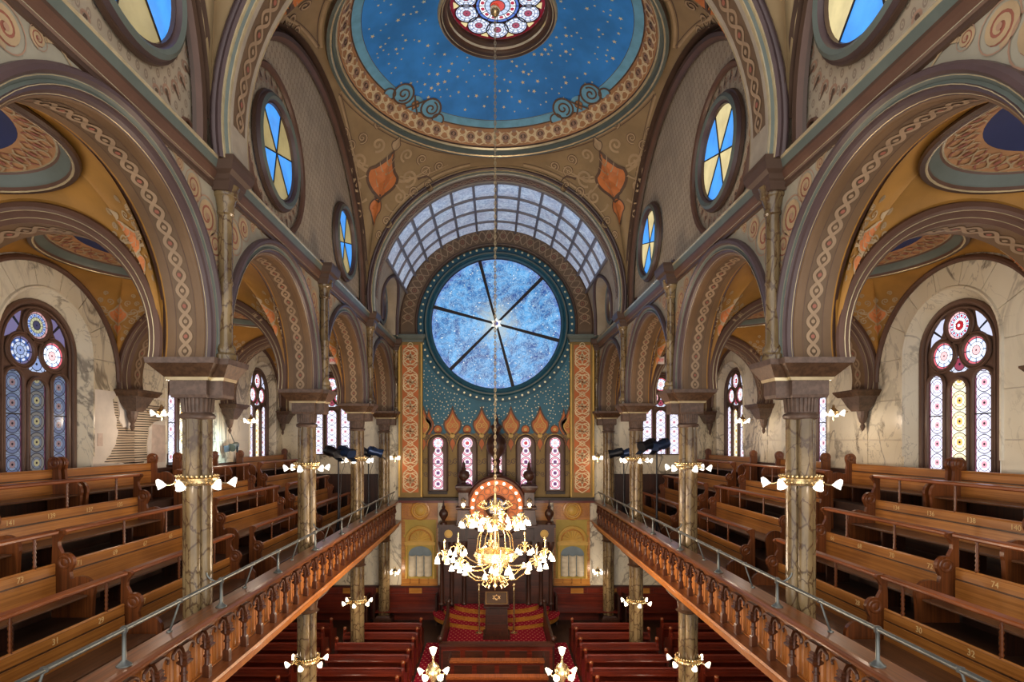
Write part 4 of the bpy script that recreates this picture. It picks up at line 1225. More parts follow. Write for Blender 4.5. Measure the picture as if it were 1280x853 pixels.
mb = MB(); mb.prism([(12.56,-.5),(13.1,-.48),(13.1,.36),(12.6,.38)], fnL, .03, .038); mb.build('scuffed_plaster', M['pinkplaster'], patch)
mb = MB(); mb.box(-(XO-.03), -(XO-.045), 10.86, 11.0, -.1, .15); pq = mb.build('wall_plaque', M['pinkplaster']); tag(pq, 'small pale plaque on the white plaster beside the bare laths', 'plaque')

# ------------------------------------------------------------------ columns
def capital(mb, x, y, s):
    """block, flare and abacus with a nave-side spur; material 0 stone 1 bronze 2 gilt"""
    for (cx, k) in ((x, .74), (x-s*.25, .5)):
        mb.frus(cx, y, [(.56,.30*k,.30*k),(.60,.32*k,.32*k),(.78,.32*k,.32*k)], 0)
        mb.frus(cx, y, [(.78,.36*k,.36*k),(.82,.38*k,.38*k)], 2)
        mb.frus(cx, y, [(.82,.38*k,.38*k),(.96,.55*k,.55*k),(.98,.57*k,.57*k)], 1)
        mb.frus(cx, y, [(.98,.585*k,.585*k),(1.05,.6*k,.6*k)], 0)
def shaft(mb, z0, z1, r=.165, lob=.04, n=48, nz=1):
    sec = lambda a: r-lob+lob*1.6*abs(cos(2*a))**.55
    mb.grid(lambda u, v: (sec(2*pi*u)*cos(2*pi*u), sec(2*pi*u)*sin(2*pi*u), z0+(z1-z0)*v), n, nz)
COLLAB = ['', 'nearest', 'second', 'third']
for s, side in SIDES:
    for k in range(1, 5):
        y = YS[k] if k < 4 else YE-.42
        x = s*4.0
        lab = 'veined marble clustered column of the %s gallery, %s' % (side, COLLAB[k]) if k < 4 else 'last marble column against the end wall, %s gallery' % side
        t = thing('gallery_column', lab, 'column', (x, y, ZG), 'gallery columns')
        m_ = MB(); shaft(m_, .6, 3.3); m_.build('shaft', M['marble_col'], t, smooth=35)
        m_ = MB(); m_.frus(0,0,[(0,.2,.2),(.45,.2,.2),(.5,.19,.19)]); m_.lathe([(.2,.5),(.21,.54),(.2,.58),(.18,.62)], (0,0,0), 20); m_.build('base', M['stone_cap'], t, smooth=30)
        m_ = MB(); m_.lathe([(.17,3.28),(.21,3.3),(.22,3.33),(.2,3.36),(.17,3.37),(.175,3.4)], (0,0,0), 24)
        for q in range(24):
            a = 2*pi*q/24; m_.tube([(.175*cos(a),.175*sin(a),3.38),(.19*cos(a),.19*sin(a),3.56)], .018, 5)
        m_.lathe([(.175,3.37),(.19,3.57)], (0,0,0), 24); m_.build('fluted_neck', M['stone_cap'], t, smooth=40)
        m_ = MB()
        for a in range(1):
            capital(m_, 0, 0, s)
        m_.v = [(p[0], p[1], p[2]+3.0) for p in m_.v]
        m_.build('capital', [M['stone_cap'], M['bronze'], M['gilt']], t)
        # column under the gallery
        if k >= 2:
            lb = 'olive marble column under the %s gallery, %s' % (side, {2:'nearer with a lamp ring',3:'farther with a lamp ring',4:'against the end wall'}[k])
            t = thing('lower_column', lb, 'column', (x, y, ZFL), 'columns under the galleries')
            H = ZG-.12-ZFL
            m_ = MB(); shaft(m_, .3, H-.45, .175, .04); m_.build('shaft', M['marble_col'], t, smooth=35)
            m_ = MB(); m_.frus(0,0,[(0,.3,.3),(.22,.3,.3),(.26,.25,.25),(.32,.22,.22)]); m_.build('base', M['dark_w'], t)
            m_ = MB(); m_.lathe([(.2,H-.47),(.25,H-.44),(.2,H-.4),(.22,H-.25),(.3,H-.16)], (0,0,0), 20); m_.frus(0,0,[(H-.17,.3,.3),(H-.1,.36,.36),(H,.38,.38)]); m_.build('capital', M['bronze'], t, smooth=30)

# ------------------------------------------------------------------ galleries: tiers, parapet, ledge, handrail
RX = [5.19, 5.99, 6.79, 7.58]; RZ_ = [-2.27, -1.67, -1.07, -.50]   # pew backs
for s, side in SIDES:
    g = sempty('floor_gallery_%s' % side, 'stepped wooden floor of the %s gallery' % side)
    edges = [3.6, RX[0]+.14, RX[1]+.14, RX[2]+.14, XO]
    for i in range(4):
        zt = RZ_[i]-.73
        mb = MB(); mb.box(s*edges[i], s*edges[i+1], 2.6, YE, ZG-.12, zt); mb.build('tier', M['floor_w'], g)
    p = thing('gallery_parapet', 'carved oak parapet along the %s gallery with beadboard panels' % side, 'parapet', (0,0,0))
    mb = MB()                                      # ledge: broad board with moulded nosing
    prof = [(3.80,-2.2),(3.80,-2.15),(3.56,-2.15),(3.52,-2.16),(3.50,-2.185),(3.51,-2.21),(3.54,-2.22),(3.545,-2.25),(3.58,-2.26),(3.59,-2.3),(3.64,-2.3)]
    for k in range(len(prof)-1):
        (xa,za),(xb,zb) = prof[k], prof[k+1]; mb.add([(s*xa,2.6,za),(s*xa,YE-.05,za),(s*xb,YE-.05,zb),(s*xb,2.6,zb)], [(0,1,2,3)])
    mb.build('ledge', M['ledge_w'], p, smooth=30)
    mb = MB()
    prof = [(3.64,-2.86),(3.50,-2.88),(3.44,-2.88),(3.42,-2.91),(3.44,-2.94),(3.47,-2.95),(3.48,-3.0),(3.52,-3.03),(3.53,-3.1),(3.6,-3.12),(3.62,-3.12)]
    for k in range(len(prof)-1):
        (xa,za),(xb,zb) = prof[k], prof[k+1]; mb.add([(s*xa,2.6,za),(s*xa,YE-.05,za),(s*xb,YE-.05,zb),(s*xb,2.6,zb)], [(0,1,2,3)], 0 if k > 1 else 1)
    mb.build('base_moulding', [M['bead_w'], M['ledge_w']], p, smooth=30)
    mb = MB(); mb.box(s*3.70, s*3.74, 2.6, YE-.06, -3.0, -2.2); mb.build('backing', M['post_w'], p)
    # panel and post meshes, shared
    SPC = .51
    pm = MB(); nb = 6; wb = (SPC-.04)/nb
    for k in range(nb):
        y = -SPC/2+.02+k*wb
        pm.frus(0, 0, [], 0) if False else None
        x0 = s*.03
        vs = [(x0,y+.004,-.29),(x0,y+.004,.29),(-s*.0,y+.012,.29),(-s*.0,y+.012,-.29),(-s*.0,y+wb-.012,-.29),(-s*.0,y+wb-.012,.29),(x0,y+wb-.004,.29),(x0,y+wb-.004,-.29)]
        pm.add(vs, [(0,1,2,3),(3,2,5,4),(4,5,6,7)])
    pm.box(-s*.03, s*.03, -SPC/2, SPC/2, -.30, -.27); pm.box(-s*.02, s*.03, -SPC/2, SPC/2, .25, .29)
    pme = pm.mesh('beadboard_panel', M['bead_w'])
    po = MB()
    x = -s*.05
    po.frus(x, 0, [(-.30,.04,.04),(-.17,.04,.04),(-.15,.03,.03)])
    po.lathe([(.036,-.15),(.03,-.13),(.03,-.06),(.042,-.05),(.042,-.035),(.03,-.02),(.03,.03),(.045,.05),(.05,.065)], (x,0,0), 10)
    po.frus(x-s*.01, 0, [(.06,.045,.045),(.085,.065,.06),(.1,.065,.06),(.12,.04,.035),(.14,.055,.045),(.16,.04,.035),(.175,.05,.045),(.2,.03,.03)])
    po.frus(x, 0, [(.14,.03,.03),(.22,.035,.04),(.3,.045,.10)])
    for q in (-1, 1):
        pts = [(x, q*(.045+.10*(1-cos(a))*.9), .07+.2*sin(a)) for a in [i*pi*.62/8 for i in range(9)]]
        pts += [(x, q*(.205), .235), (x, q*.215, .2), (x, q*.2, .18), (x, q*.185, .19)]
        po.tube(pts, [.019]*9+[.018,.016,.014,.01], 6)
    pom = po.mesh('parapet_post', M['post_w'], 35)
    y = 3.0; 
    while y < YE-.1:
        link('beadboard_panel', pme, p, (s*3.665, y, -2.575))
        link('parapet_post', pom, p, (s*3.615, y-SPC/2, -2.575))
        y += SPC
    # pipe handrail on stanchions
    h = thing('pipe_handrail', 'steel pipe handrail on stanchions along the %s parapet ledge' % side, 'handrail', (0,0,0))
    m_ = MB(); m_.tube([(s*3.6, 2.6, -1.80), (s*3.6, YE-.6, -1.80)], .024, 10); m_.build('rail', M['pipe'], h, smooth=True)
    ys = [3.45+1.9*i for i in range(9)]
    st = MB(); st.lathe([(.07,0),(.07,.012),(.045,.03),(.028,.05),(.02,.06),(.018,.3),(.024,.31),(.034,.33),(.034,.37),(.02,.38)], (0,0,0), 12); stm = st.mesh('stanchion', M['pipe'], True)
    br = MB(); br.tube([(s*.12,0,.0),(s*.06,0,.17),(0,0,.35)], .012, 6); br.lathe([(.03,.33),(.03,.37)], (0,0,0), 8); br.lathe([(.035,0),(.03,.015)], (s*.12,0,0), 8); brm = br.mesh('brace', M['pipe'], True)
    for yy in ys:
        link('stanchion', stm, h, (s*3.6, yy, -2.149)); link('brace', brm, h, (s*3.6, yy+.95, -2.149))
    # curved ties from the rail to the columns
    for k in (1,2,3):
        m_ = MB(); m_.tube([(s*3.6, YS[k]-.12, -1.85)]+[(s*(3.6+.22*sin(a)), YS[k]-.12, -1.85+.13*(1-cos(a))*1.0) for a in [i*pi/12 for i in range(1,7)]], .012, 6); m_.build('column_tie', M['pipe'], h, smooth=True)

# ------------------------------------------------------------------ gallery pews
DIG = {}
def digit_mesh(txt):
    if txt in DIG: return DIG[txt]
    fc = bpy.data.curves.new('digits', 'FONT'); fc.body = txt; fc.size = .105; fc.align_x = 'CENTER'; fc.extrude = .0015; fc.resolution_u = 3
    fo = bpy.data.objects.new('digits', fc); COL.objects.link(fo)
    me = bpy.data.meshes.new_from_object(fo); bpy.data.objects.remove(fo)
    me.materials.clear(); me.materials.append(M['number']); me.name = 'seat_number'
    DIG[txt] = me; return me
def pew_end_poly():
    P = [(-.46,-.73),(-.47,-.52)]
    P += [(-.30+.19*cos(a), -.36+.19*sin(a)) for a in [pi*1.12-i*pi*.82/9 for i in range(10)]]
    P += [(-.17,-.2),(-.155,-.12)]
    P += [(-.085+.125*cos(a), .02+.125*sin(a)) for a in [pi*1.18-i*pi*.78/8 for i in range(9)]]
    P += [(-.035,.17),(-.0,.24),(-.0,.30),(-.03,.36),(-.065,.39),(-.075,.42),(-.05,.45),(.02,.462),(.075,.455),(.085,.40),(.08,.30),(.085,.0),(.09,-.73)]
    return P
PEP = pew_end_poly()
def pew(s, side, row, y0, y1, nums, label, ends=(True, True), spind=None, name='gallery_pew'):
    """s side of the nave, long axis along y; local x = 0 at the face of the back, z = 0 at its top"""
    t = thing(name, label, 'pew', (s*RX[row], (y0+y1)/2, RZ_[row]), '%s gallery pews' % side)
    L = (y1-y0)/2; 
    B = lambda x0, x1, a, b, z0, z1, nm, mt, par=t: (lambda m_: m_.build(nm, mt, par))(MB().box(s*x0, s*x1, a, b, z0, z1))
    B(0, .035, -L, L, -.13, -.015, 'number_board', M['oak_y'])
    B(.008, .03, -L, L, -.155, -.128, 'groove_strip', M['seat_w'])
    B(-.005, .03, -L, L, -.42, -.155, 'back_board', M['oak_y'])
    m_ = MB(); m_.tube([(s*.018,-L,-.006),(s*.018,L,-.006)], .022, 8); m_.build('top_bead', M['oak_y'], t, smooth=True)
    m_ = MB(); m_.box(s*-.42, s*.02, -L, L, -.44, -.405); m_.tube([(s*-.42,-L,-.4225),(s*-.42,L,-.4225)], .0175, 8); m_.build('seat', M['seat_w'], t, smooth=30)
    if row < 3:
        P = [(-.045,.42),(-.035,.405),(.05,.42),(.062,.44),(.055,.465),(-.03,.458),(-.045,.445)]
        m_ = MB(); m_.prism(P, lambda u, v, d: (s*u, d, v), -L, L); m_.build('book_rail', M['rail_w'], t)
        sp = MB(); sp.lathe([(.025,0)]+[(.014+.011*abs(sin(q*pi*.5)), .01+.41*q/14) for q in range(15)]+[(.025,.43)], (0,0,0), 10); spm = sp.mesh('spindle', M['end_w'], True)
        for yy in (spind if spind is not None else [y0+(y1-y0)*q for q in (.3,.62,.93)]):
            link('spindle', spm, t, (s*.02, yy-(y0+y1)/2, .005))
    for e, yy in zip(ends, (-L, L)):
        if not e: continue
        PE = PEP if row < 3 else [(u, v if v < .0 else v*.55) for u, v in PEP]
        if row == 3:
            PE = [(-.46,-.73),(-.47,-.52)]+[(-.30+.19*cos(a), -.36+.19*sin(a)) for a in [pi*1.12-i*pi*.82/9 for i in range(10)]]+[(-.12,-.2),(-.1,.0)]+[(-.02+.11*cos(a), .12+.11*sin(a)) for a in [pi*1.1-i*pi*1.2/10 for i in range(11)]]+[(.09,-.73)]
        m_ = MB(); m_.prism(PE, lambda u, v, d: (s*u, d, v), yy-.03, yy+.03); eo = m_.build('pew_end', M['end_w'], t)
        c = (-.085,.02) if row < 3 else (-.02,.12)
        m_ = MB()
        m_.lathe([(.001,-.042),(.035,-.04),(.05,-.034),(.06,-.04),(.085,-.04),(.095,-.03)], (s*c[0], yy, c[1]), 16, axis='y', cap=False)
        m_.lathe([(.001,.042),(.035,.04),(.05,.034),(.06,.04),(.085,.04),(.095,.03)], (s*c[0], yy, c[1]), 16, axis='y', cap=False)
        m_.build('scroll_rosette', M['end_w'], eo, smooth=True)
    for yy in (-L*.5, L*.5):
        B(-.4, -.02, yy-.02, yy+.02, -.73, -.44, 'seat_support', M['dark_w'])
    for txt, yy in nums:
        o = link('seat_number', digit_mesh(txt), t, (-s*.002, yy-(y0+y1)/2, -.105)); o.rotation_euler = (pi/2, 0, -s*pi/2)
    return t
ROWN = ['front row', 'second row', 'third row', 'back row']
LAY = {}
for s, side in SIDES:
    k = .0 if s > 0 else .35
    P0 = lambda row, y0, y1, nums, lab, **kw: pew(s, side, row, y0, y1, nums, lab, **kw)
    odd = -1 if s < 0 else 0
    n_ = lambda base: str(base+odd)
    # near, middle, far, end sections of each row
    gap = 10.4+k*1.4, 11.5+k*1.2
    for row in range(3):
        j = [7.55, 7.35, 7.15][row]+k*.6; f0 = gap[0]-.15*row; f1 = gap[1]
        first = [(28 if s>0 else 27, [30,32] if s>0 else [29,31]), (0,0), (0,0)][row][0]
        base = [[28],[66,68,70,72],[134,136,138]][row] if s > 0 else [[27],[65,67,69,71],[133,135,137,139]][row]
        near_b = [[30,32],[74,76],[140,142]][row] if s > 0 else [[29,31],[73,75],[141,143]][row]
        yA = [6.93,6.77,6.55][row] if s > 0 else [7.3,7.0,7.0][row]
        nn = [(str(v), yA-.76*i) for i, v in enumerate(near_b)]
        yB = [8.1,7.78,8.05][row] if s > 0 else [8.18,8.0,8.4][row]
        bb_ = [(str(v), yB+.75*i) for i, v in enumerate(reversed(base))]
        if row == 2 and s > 0: nn = [('140', 7.36)]; j = 6.95
        if row == 2 and s < 0: nn = [('141', 7.78)]; j = 7.3; yA = 7; bb_ = [('139',8.5),('137',9.3),('135',10.05)]
        if row == 2: bb_ = bb_+nn; nn = []
        P0(row, 3.0, j, nn, 'oak pew with book rail nearest the viewer in the %s of the %s gallery' % (ROWN[row], side), ends=(False, False))
        P0(row, j+.075, f0, [q for q in bb_ if q[1] < f0-.2], 'oak pew numbered %s in the %s of the %s gallery' % (bb_[0][0], ROWN[row], side), spind=[f0-.6, f0-1.75])
        P0(row, f1, 15.3, [], 'oak pew just beyond the cross aisle in the %s of the %s gallery' % (ROWN[row], side))
        P0(row, 16.1, 19.9, [], 'oak pew at the far end in the %s of the %s gallery' % (ROWN[row], side))
    b2 = [('236', 10.9), ('238', 10.1)] if s > 0 else []
    P0(3, 3.0, 9.2+k, [], 'wall pew nearest the viewer in the back row of the %s gallery' % side, ends=(False, True))
    P0(3, 9.34+k, 12.0+k*.8, [], 'wall pew before the second corbel in the back row of the %s gallery' % side)
    P0(3, 12.9+k, 15.0, [], 'wall pew after the second corbel in the back row of the %s gallery' % side)
    P0(3, 16.5, 20.0, [], 'wall pew at the far end in the back row of the %s gallery' % side)
# ------------------------------------------------------------------ main floor and lower end wall
mb = MB(); mb.box(-XO-.3, XO+.3, 2.0, YE+.3, ZFL-.2, ZFL); struct(mb.build('floor', M['floor_w']), 'dark wooden main floor')
for s, side in SIDES:
    mb = MB(); mb.box(s*.0, s*.0, 0, 0, 0, 0) if False else None
    x0, x1 = s*1.64, s*2.24
    mb.box(x0, x1, 4.0, 18.0, ZFL, ZFL+.015); c = mb.build('carpet_runner', M['carpet']); tag(c, 'red dotted carpet runner down the %s centre aisle' % side, 'carpet', 'carpet runners')
    # gilded panel wall with shell niche, either side of the ark
    w = thing('niche_panelling', 'golden oak wall panelling with shell niche, %s of the ark' % side, 'panelling', (s*2.76, YE-.02, 0))
    B = lambda x0, x1, z0, z1, d, nm, mt, par=w, d0=0: MB().box(x0, x1, -d, -d0, z0, z1).build(nm, mt, par)
    B(-.69,.64,-5.2,-2.2,.04,'backboard',M['oak_x'])
    B(-.67,.62,-2.78,-2.26,.07,'frieze_panel',M['oak_x'])
    m_ = MB(); m_.lathe([(.36,-.07),(.35,-.1),(.3,-.11),(.27,-.08),(.24,-.08),(.22,-.11),(.19,-.11),(.17,-.08)], (0,0,-2.52), 28, axis='y', cap=False, mis=[0,0,1,0,1,1,0]); m_.build('roundel', [M['oak_x'], M['gold_n']], w, smooth=30)
    m_ = MB(); m_.lathe([(.001,-.14),(.08,-.13),(.15,-.1),(.18,-.08)], (0,0,-2.52), 16, axis='y', cap=False); m_.build('roundel_boss', M['gold_n'], w, smooth=True)
    for q in (-1,1): B(q*.52-.1, q*.52+.1, -2.72,-2.34,.085,'side_panel',M['oak_y'])
    B(-.60,.58,-5.0,-2.86,.06,'niche_field',M['goldgrn'])
    # shell
    m_ = MB(); m_.prism([(.5*cos(pi*q/20), -3.62+.5*sin(pi*q/20)) for q in range(21)]+[(-.5,-3.66),(.5,-3.66)], fr, .06, .08); m_.build('shell_back', M['gold_n'], w)
    m_ = MB(); m_.tube([(.5*cos(pi*q/20), -.1, -3.62+.5*sin(pi*q/20)) for q in range(21)], .05, 8); m_.build('shell_arch', M['gold_n'], w, smooth=True)
    m_ = MB(); m_.tube([(.4*cos(pi*q/20), -.09, -3.62+.4*sin(pi*q/20)) for q in range(21)], .025, 6); m_.build('shell_inner_arch', M['oak_x'], w, smooth=True)
    for k in range(9):
        a = pi*(k+.5)/9
        m_ = MB(); m_.tube([(.06*cos(a), -.09, -3.62+.06*sin(a)), (.22*cos(a), -.11, -3.62+.22*sin(a)), (.36*cos(a), -.1, -3.62+.36*sin(a))], [.012,.03,.05], 6); m_.build('shell_flute', M['gold_n'], w, smooth=True)
    B(-.56,.56,-3.78,-3.66,.12,'impost',M['gold_n'])
    m_ = MB(); m_.prism([(.42*cos(pi*q/16), -4.12+.3*sin(pi*q/16)) for q in range(17)]+[(-.42,-4.9),(.42,-4.9)], fr, .06, .075); m_.build('niche_back', M['slate'], w)
    for k in range(3):
        cx = -.28+.28*k
        m_ = MB()
        m_.grid(lambda u, v: (cx+.125*cos(pi*u), -.075-.1*sin(pi*u)-.012*sin(v*26+1.5*sin(pi*u)), -4.12-.74*v-.04*sin(pi*u)), 10, 30)
        m_.build('drape', M['drape'], w, smooth=60)
    for q in (-1,1):
        m_ = MB(); m_.lathe([(.05,-4.98),(.05,-4.9),(.035,-4.87),(.035,-3.9),(.05,-3.86),(.055,-3.78)], (q*.5,-.1,0), 10); m_.build('niche_shaft', M['gold_n'], w, smooth=True)
        for (za, zb) in ((-3.4,-2.9),(-4.2,-3.5),(-5.0,-4.3)):
            if s*q > 0: B(.53 if q>0 else -.66, .63 if q>0 else -.55, za, zb, .07, 'side_panel', M['oak_x'])
    for k in range(4): B(-.66+k*.33, -.38+k*.33, -5.18, -4.99+.0, .09, 'base_panel', M['oak_x'])
    B(-.69,.64,-5.24,-5.18,.12,'base_rail',M['oak_x'])
    # dark dado and wall bench along the end wall
    d = thing('dado_panelling', 'dark red panelled dado under the gold niche, %s of the ark' % side, 'panelling', (0,YE-.02,0))
    mb = MB(); mb.box(s*2.0, s*XO, -.05, 0, ZFL, -5.26); mb.build('dado_board', M['mahog'], d)
    for k in range(9):
        mb = MB(); mb.box(s*(2.1+k*.6), s*(2.56+k*.6), -.075, -.05, -5.6, -5.34); mb.build('raised_panel', M['oak_x'] if k % 2 else M['mahog'], d)
    mb = MB(); mb.box(s*2.0, s*XO, -.1, 0, -5.3, -5.24); mb.build('dado_cap', M['dark_x'], d)
    for k, (xa, xb) in enumerate(((2.1,4.35),(4.55,7.2))):
        b_ = thing('wall_bench', 'long dark bench against the end wall, %s %s' % (side, ['beside the ark steps','under the gallery'][k]), 'bench', (s*(xa+xb)/2, YE-.5, ZFL), 'benches along the end wall')
        L = (xb-xa)/2
        for (a, b, y0, y1, z0, z1, nm) in ((-L,L,.32,.38,.4,.98,'back'),(-L,L,-.12,.36,.42,.46,'seat'),(-L,-L+.06,-.14,.38,0,1.02,'end'),(L-.06,L,-.14,.38,0,1.02,'end')):
            MB().box(a,b,y0,y1,z0,z1).build(nm, M['mahog'] if nm != 'end' else M['dark_w'], b_)
# walls under the galleries
for s, side in SIDES:
    mb = MB(); mb.box(s*(XO-.02), s*(XO-.06), 2.6, YE, ZFL, -5.2); struct(mb.build('baseboard_lower_%s' % side, M['dark_w']), 'dark dado under the %s gallery' % side)

mb = MB(); mb.box(-1.93, 1.93, YE-.05, YE, -6.4, -2.22); struct(mb.build('wall_ark_backing', M['oak_x']), 'oak boarding on the end wall behind the ark')
# ------------------------------------------------------------------ ark
AY = 19.35
ark = thing('ark', 'dark carved wooden ark with bulb-lit wheel pediment and urn finials', 'ark', (0, AY, -5.7))
def AB(x0,x1,y0,y1,z0,z1,nm,mt='dark_w',par=ark): return MB().box(x0,x1,y0-AY,y1-AY,z0+5.7,z1+5.7).build(nm, M[mt], par)
AB(-1.95,1.95,19.55,YE-.06,-5.68,-3.0,'body')
AB(-1.95,1.95,19.93,YE-.06,-6.5,-5.7,'base')
AB(-1.0,1.0,19.5,19.6,-5.6,-3.4,'door_panel','dark_x')
AB(-.02,.02,19.48,19.52,-5.6,-3.4,'door_seam','dark_w')
for q in (-1,1):
    for x in (1.12, 1.55, 1.9):
        m_ = MB(); m_.lathe([(.1,0.02),(.1,.03),(.08,.05),(.07,.1),(.065,1.9),(.09,1.95),(.12,2.1),(.12,2.2)], (q*x, .12, 0), 12); m_.build('colonnette', M['dark_w'], ark, smooth=True)
    AB(q*1.2,q*1.8,19.52,19.56,-5.4,-3.6,'side_panel','dark_x')
    AB(q*1.3,q*2.0,19.4,YE,-3.5,-2.95,'tower')
    m_ = MB(); D = Dec(lambda u, v, d: (u, 19.4-AY-d, v+5.7), .01); D.disc((q*1.66,-3.22), .11, 0, 0, 12); D.ring((q*1.66,-3.22), .13, .03, 0, 1, 12); D.build('carved_square', M['gold_n'], ark)
    AB(q*1.25,q*2.05,19.35,YE,-3.0,-2.9,'tower_cornice')
    m_ = MB(); m_.lathe([(.12,2.8),(.12,2.86),(.05,2.9),(.06,2.95),(.15,3.1),(.16,3.2),(.1,3.3),(.05,3.34),(.07,3.4),(.03,3.46),(.02,3.6),(.001,3.64)], (q*1.84, .15, 0), 14); m_.build('urn_finial', M['dark_w'], ark, smooth=True)
    # lantern pedestals beside the wheel
    m_ = MB(); m_.frus(q*1.14, .2, [(2.7,.3,.3),(2.78,.3,.3),(2.8,.24,.24),(3.3,.2,.2),(3.34,.26,.26),(3.4,.26,.26),(3.44,.17,.17),(3.9,.17,.17),(4.0,.24,.24),(4.08,.28,.28),(4.14,.28,.28),(4.2,.22,.22)]); m_.build('pedestal', M['dark_w'], ark)
    m_ = MB(); m_.lathe([(.12,4.2),(.07,4.26),(.07,4.3),(.19,4.42),(.21,4.52),(.17,4.62),(.07,4.68),(.09,4.72),(.06,4.78),(.05,4.9),(.02,4.98),(.001,5.04)], (q*1.14,.2,0), 16); m_.build('urn_finial', M['dark_w'], ark, smooth=True)
    m_ = MB(); m_.ball((q*1.14, -.08, 3.5), .07, 10); m_.build('lantern_bulb', M['lamp'], ark, smooth=True)
    m_ = MB(); m_.lathe([(.05,3.36),(.1,3.4),(.1,3.42),(.02,3.44)], (q*1.14,-.08,0), 10); m_.lathe([(.1,3.62),(.06,3.68),(.001,3.74)], (q*1.14,-.08,0), 10); m_.build('lantern', M['brass'], ark, smooth=True)
AB(-1.35,1.35,19.45,YE,-3.3,-3.05,'entablature')
wz = 5.7-2.28
m_ = MB(); m_.lathe([(1.08,.3),(1.08,-.02),(1.02,-.07),(.96,-.05),(.94,.0),(.92,.02)], (0,.1,wz), 56, axis='y', cap=False); m_.build('wheel_rim', M['dark_x'], ark, smooth=30)
m_ = MB(); m_.lathe([(.93,.03),(.38,.05)], (0,.1,wz), 48, axis='y', cap=False); wd = m_.build('wheel_disc', M['terra'], ark)
m_ = MB(); m_.lathe([(.42,.06),(.41,.0),(.36,-.03),(.32,.0),(.31,.06)], (0,.1,wz), 36, axis='y', cap=False); m_.build('hub_ring', M['dark_x'], ark, smooth=True)
D = Dec(lambda u, v, d: (u, .14-d, wz+v), .006)
for k in range(12):
    a = 2*pi*k/12
    D.ring((.6*cos(a), .6*sin(a)), .12, .02, 0, 1, 14); D.disc((.6*cos(a), .6*sin(a)), .06, 1, 1, 10)
D.ring((0,0), .74, .02, 0, 1, 40); D.ring((0,0), .45, .02, 0, 1, 30)
D.build('painted_roundels', [M['dkline'], M['orange_p']], wd)
bm_ = MB(); bm_.lathe([(.02,0),(.045,-.03),(.05,-.06),(.03,-.1),(.001,-.11)], (0,0,0), 10, axis='y'); bme = bm_.mesh('wheel_bulb', M['lamp'], True)
for k in range(15):
    a = -pi*.22+2*pi*.72*k/14
    link('wheel_bulb', bme, ark, (.83*cos(a), .12, wz+.83*sin(a)))
m_ = MB(); m_.prism([(.3*cos(2*pi*q/24), .3*sin(2*pi*q/24)) for q in range(24)], lambda u,v,d: (u,.2-d,wz+v), 0, .02); m_.build('hub_back', M['navy'], ark)
for q in (-1,1):
    m_ = MB(); m_.prism([(q*.13-.1,-.24),(q*.13+.1,-.24),(q*.13+.1,.1)]+[(q*.13+.1*cos(pi*j/8), .1+.1*sin(pi*j/8)) for j in range(9)], lambda u,v,d: (u,.17-d,wz+v), 0, .02); tb = m_.build('tablet', M['plaster'], ark)
    D = Dec(lambda u, v, d: (u, .15-d, wz+v), .004)
    for j in range(5): D.rib([(q*.13-.08,-.18+.07*j),(q*.13+.08,-.18+.07*j)], .02, 0, 0)
    D.build('tablet_lines', M['navy'], tb)
m_ = MB(); m_.lathe([(.28,4.5),(.28,4.56),(.12,4.62),(.1,4.9),(.16,5.0),(.1,5.06),(.16,5.16),(.3,5.3),(.35,5.48),(.35,5.6),(.3,5.78),(.16,5.92),(.08,5.98),(.12,6.04),(.2,6.14),(.2,6.22),(.08,6.32),(.05,6.5),(.02,6.6),(.001,6.68)], (0,.2,0), 22); m_.build('globe_finial', M['dark_w'], ark, smooth=True)
plight('wheel_light', ark, (0,-.5,wz+.3), 14, (1,.62,.3), .3)
for q in (-1,1): plight('lantern_light', ark, (q*1.14,-.4,3.5), 3, (1,.68,.36), .1)

# ------------------------------------------------------------------ steps, platform, lectern, front rail
plat = thing('ark_platform', 'red carpeted platform with three curved steps before the ark', 'platform', (0,0,0))
mb = MB(); mb.box(-1.55,1.55,15.75,19.9,ZFL,-6.2); mb.build('platform', M['dark_x'], plat)
mb = MB(); mb.box(-1.54,1.54,15.8,19.4,-6.2,-6.185); mb.build('platform_carpet', M['carpet'], plat)
for k, (ry, rx, z) in enumerate(((1.52,2.2,-6.03),(1.2,1.85,-5.86),(.88,1.5,-5.69))):
    c = (0, 19.75)
    P = [(rx*cos(pi+pi*q/36), c[1]+ry*sin(pi+pi*q/36)) for q in range(37)]
    m_ = MB(); m_.prism(P+[(rx,19.9),(-rx,19.9)], lambda u, v, d: (u, v, d), z-.17, z-.012); st_ = m_.build('step_riser', M['oak_x'], plat)
    m_ = MB(); m_.prism([(u*1.015, 19.75+(v-19.75)*1.02) for u, v in P]+[(rx,19.9),(-rx,19.9)], lambda u, v, d: (u, v, d), z-.012, z); m_.build('step_tread', M['carpet'], plat)
lec = thing('reading_lectern', 'dark wooden reading lectern with star on its sloping top', 'lectern', (0,17.7,-6.184))
m_ = MB(); m_.frus(0,0,[(0,.42,.3),(.12,.42,.3),(.14,.36,.25),(.95,.34,.24),(.98,.4,.3),(1.04,.4,.3)]); m_.build('body', M['dark_w'], lec)
for q in (.25,.55): MB().box(-.3,.3,-.27,-.24,q,q+.22).build('front_panel', M['dark_x'], lec)
m_ = MB(); m_.prism([(-.32,1.04),(.3,1.04),(.3,1.34),(.26,1.36),(-.36,1.1)], lambda u, v, d: (d, u, v), -.38, .38); m_.build('sloping_top', M['dark_x'], lec)
slp = lambda u, v, d: (u, -.05+v*.92, 1.232+v*.39+d)
D = Dec(slp, .006); D.rib([(-.33,-.28),(.33,-.28),(.33,.28),(-.33,.28)], .02, 1, 0, closed=True)
D.fan([(-.3,-.25),(.3,-.25),(.3,.25),(-.3,.25)], 2, -.2)
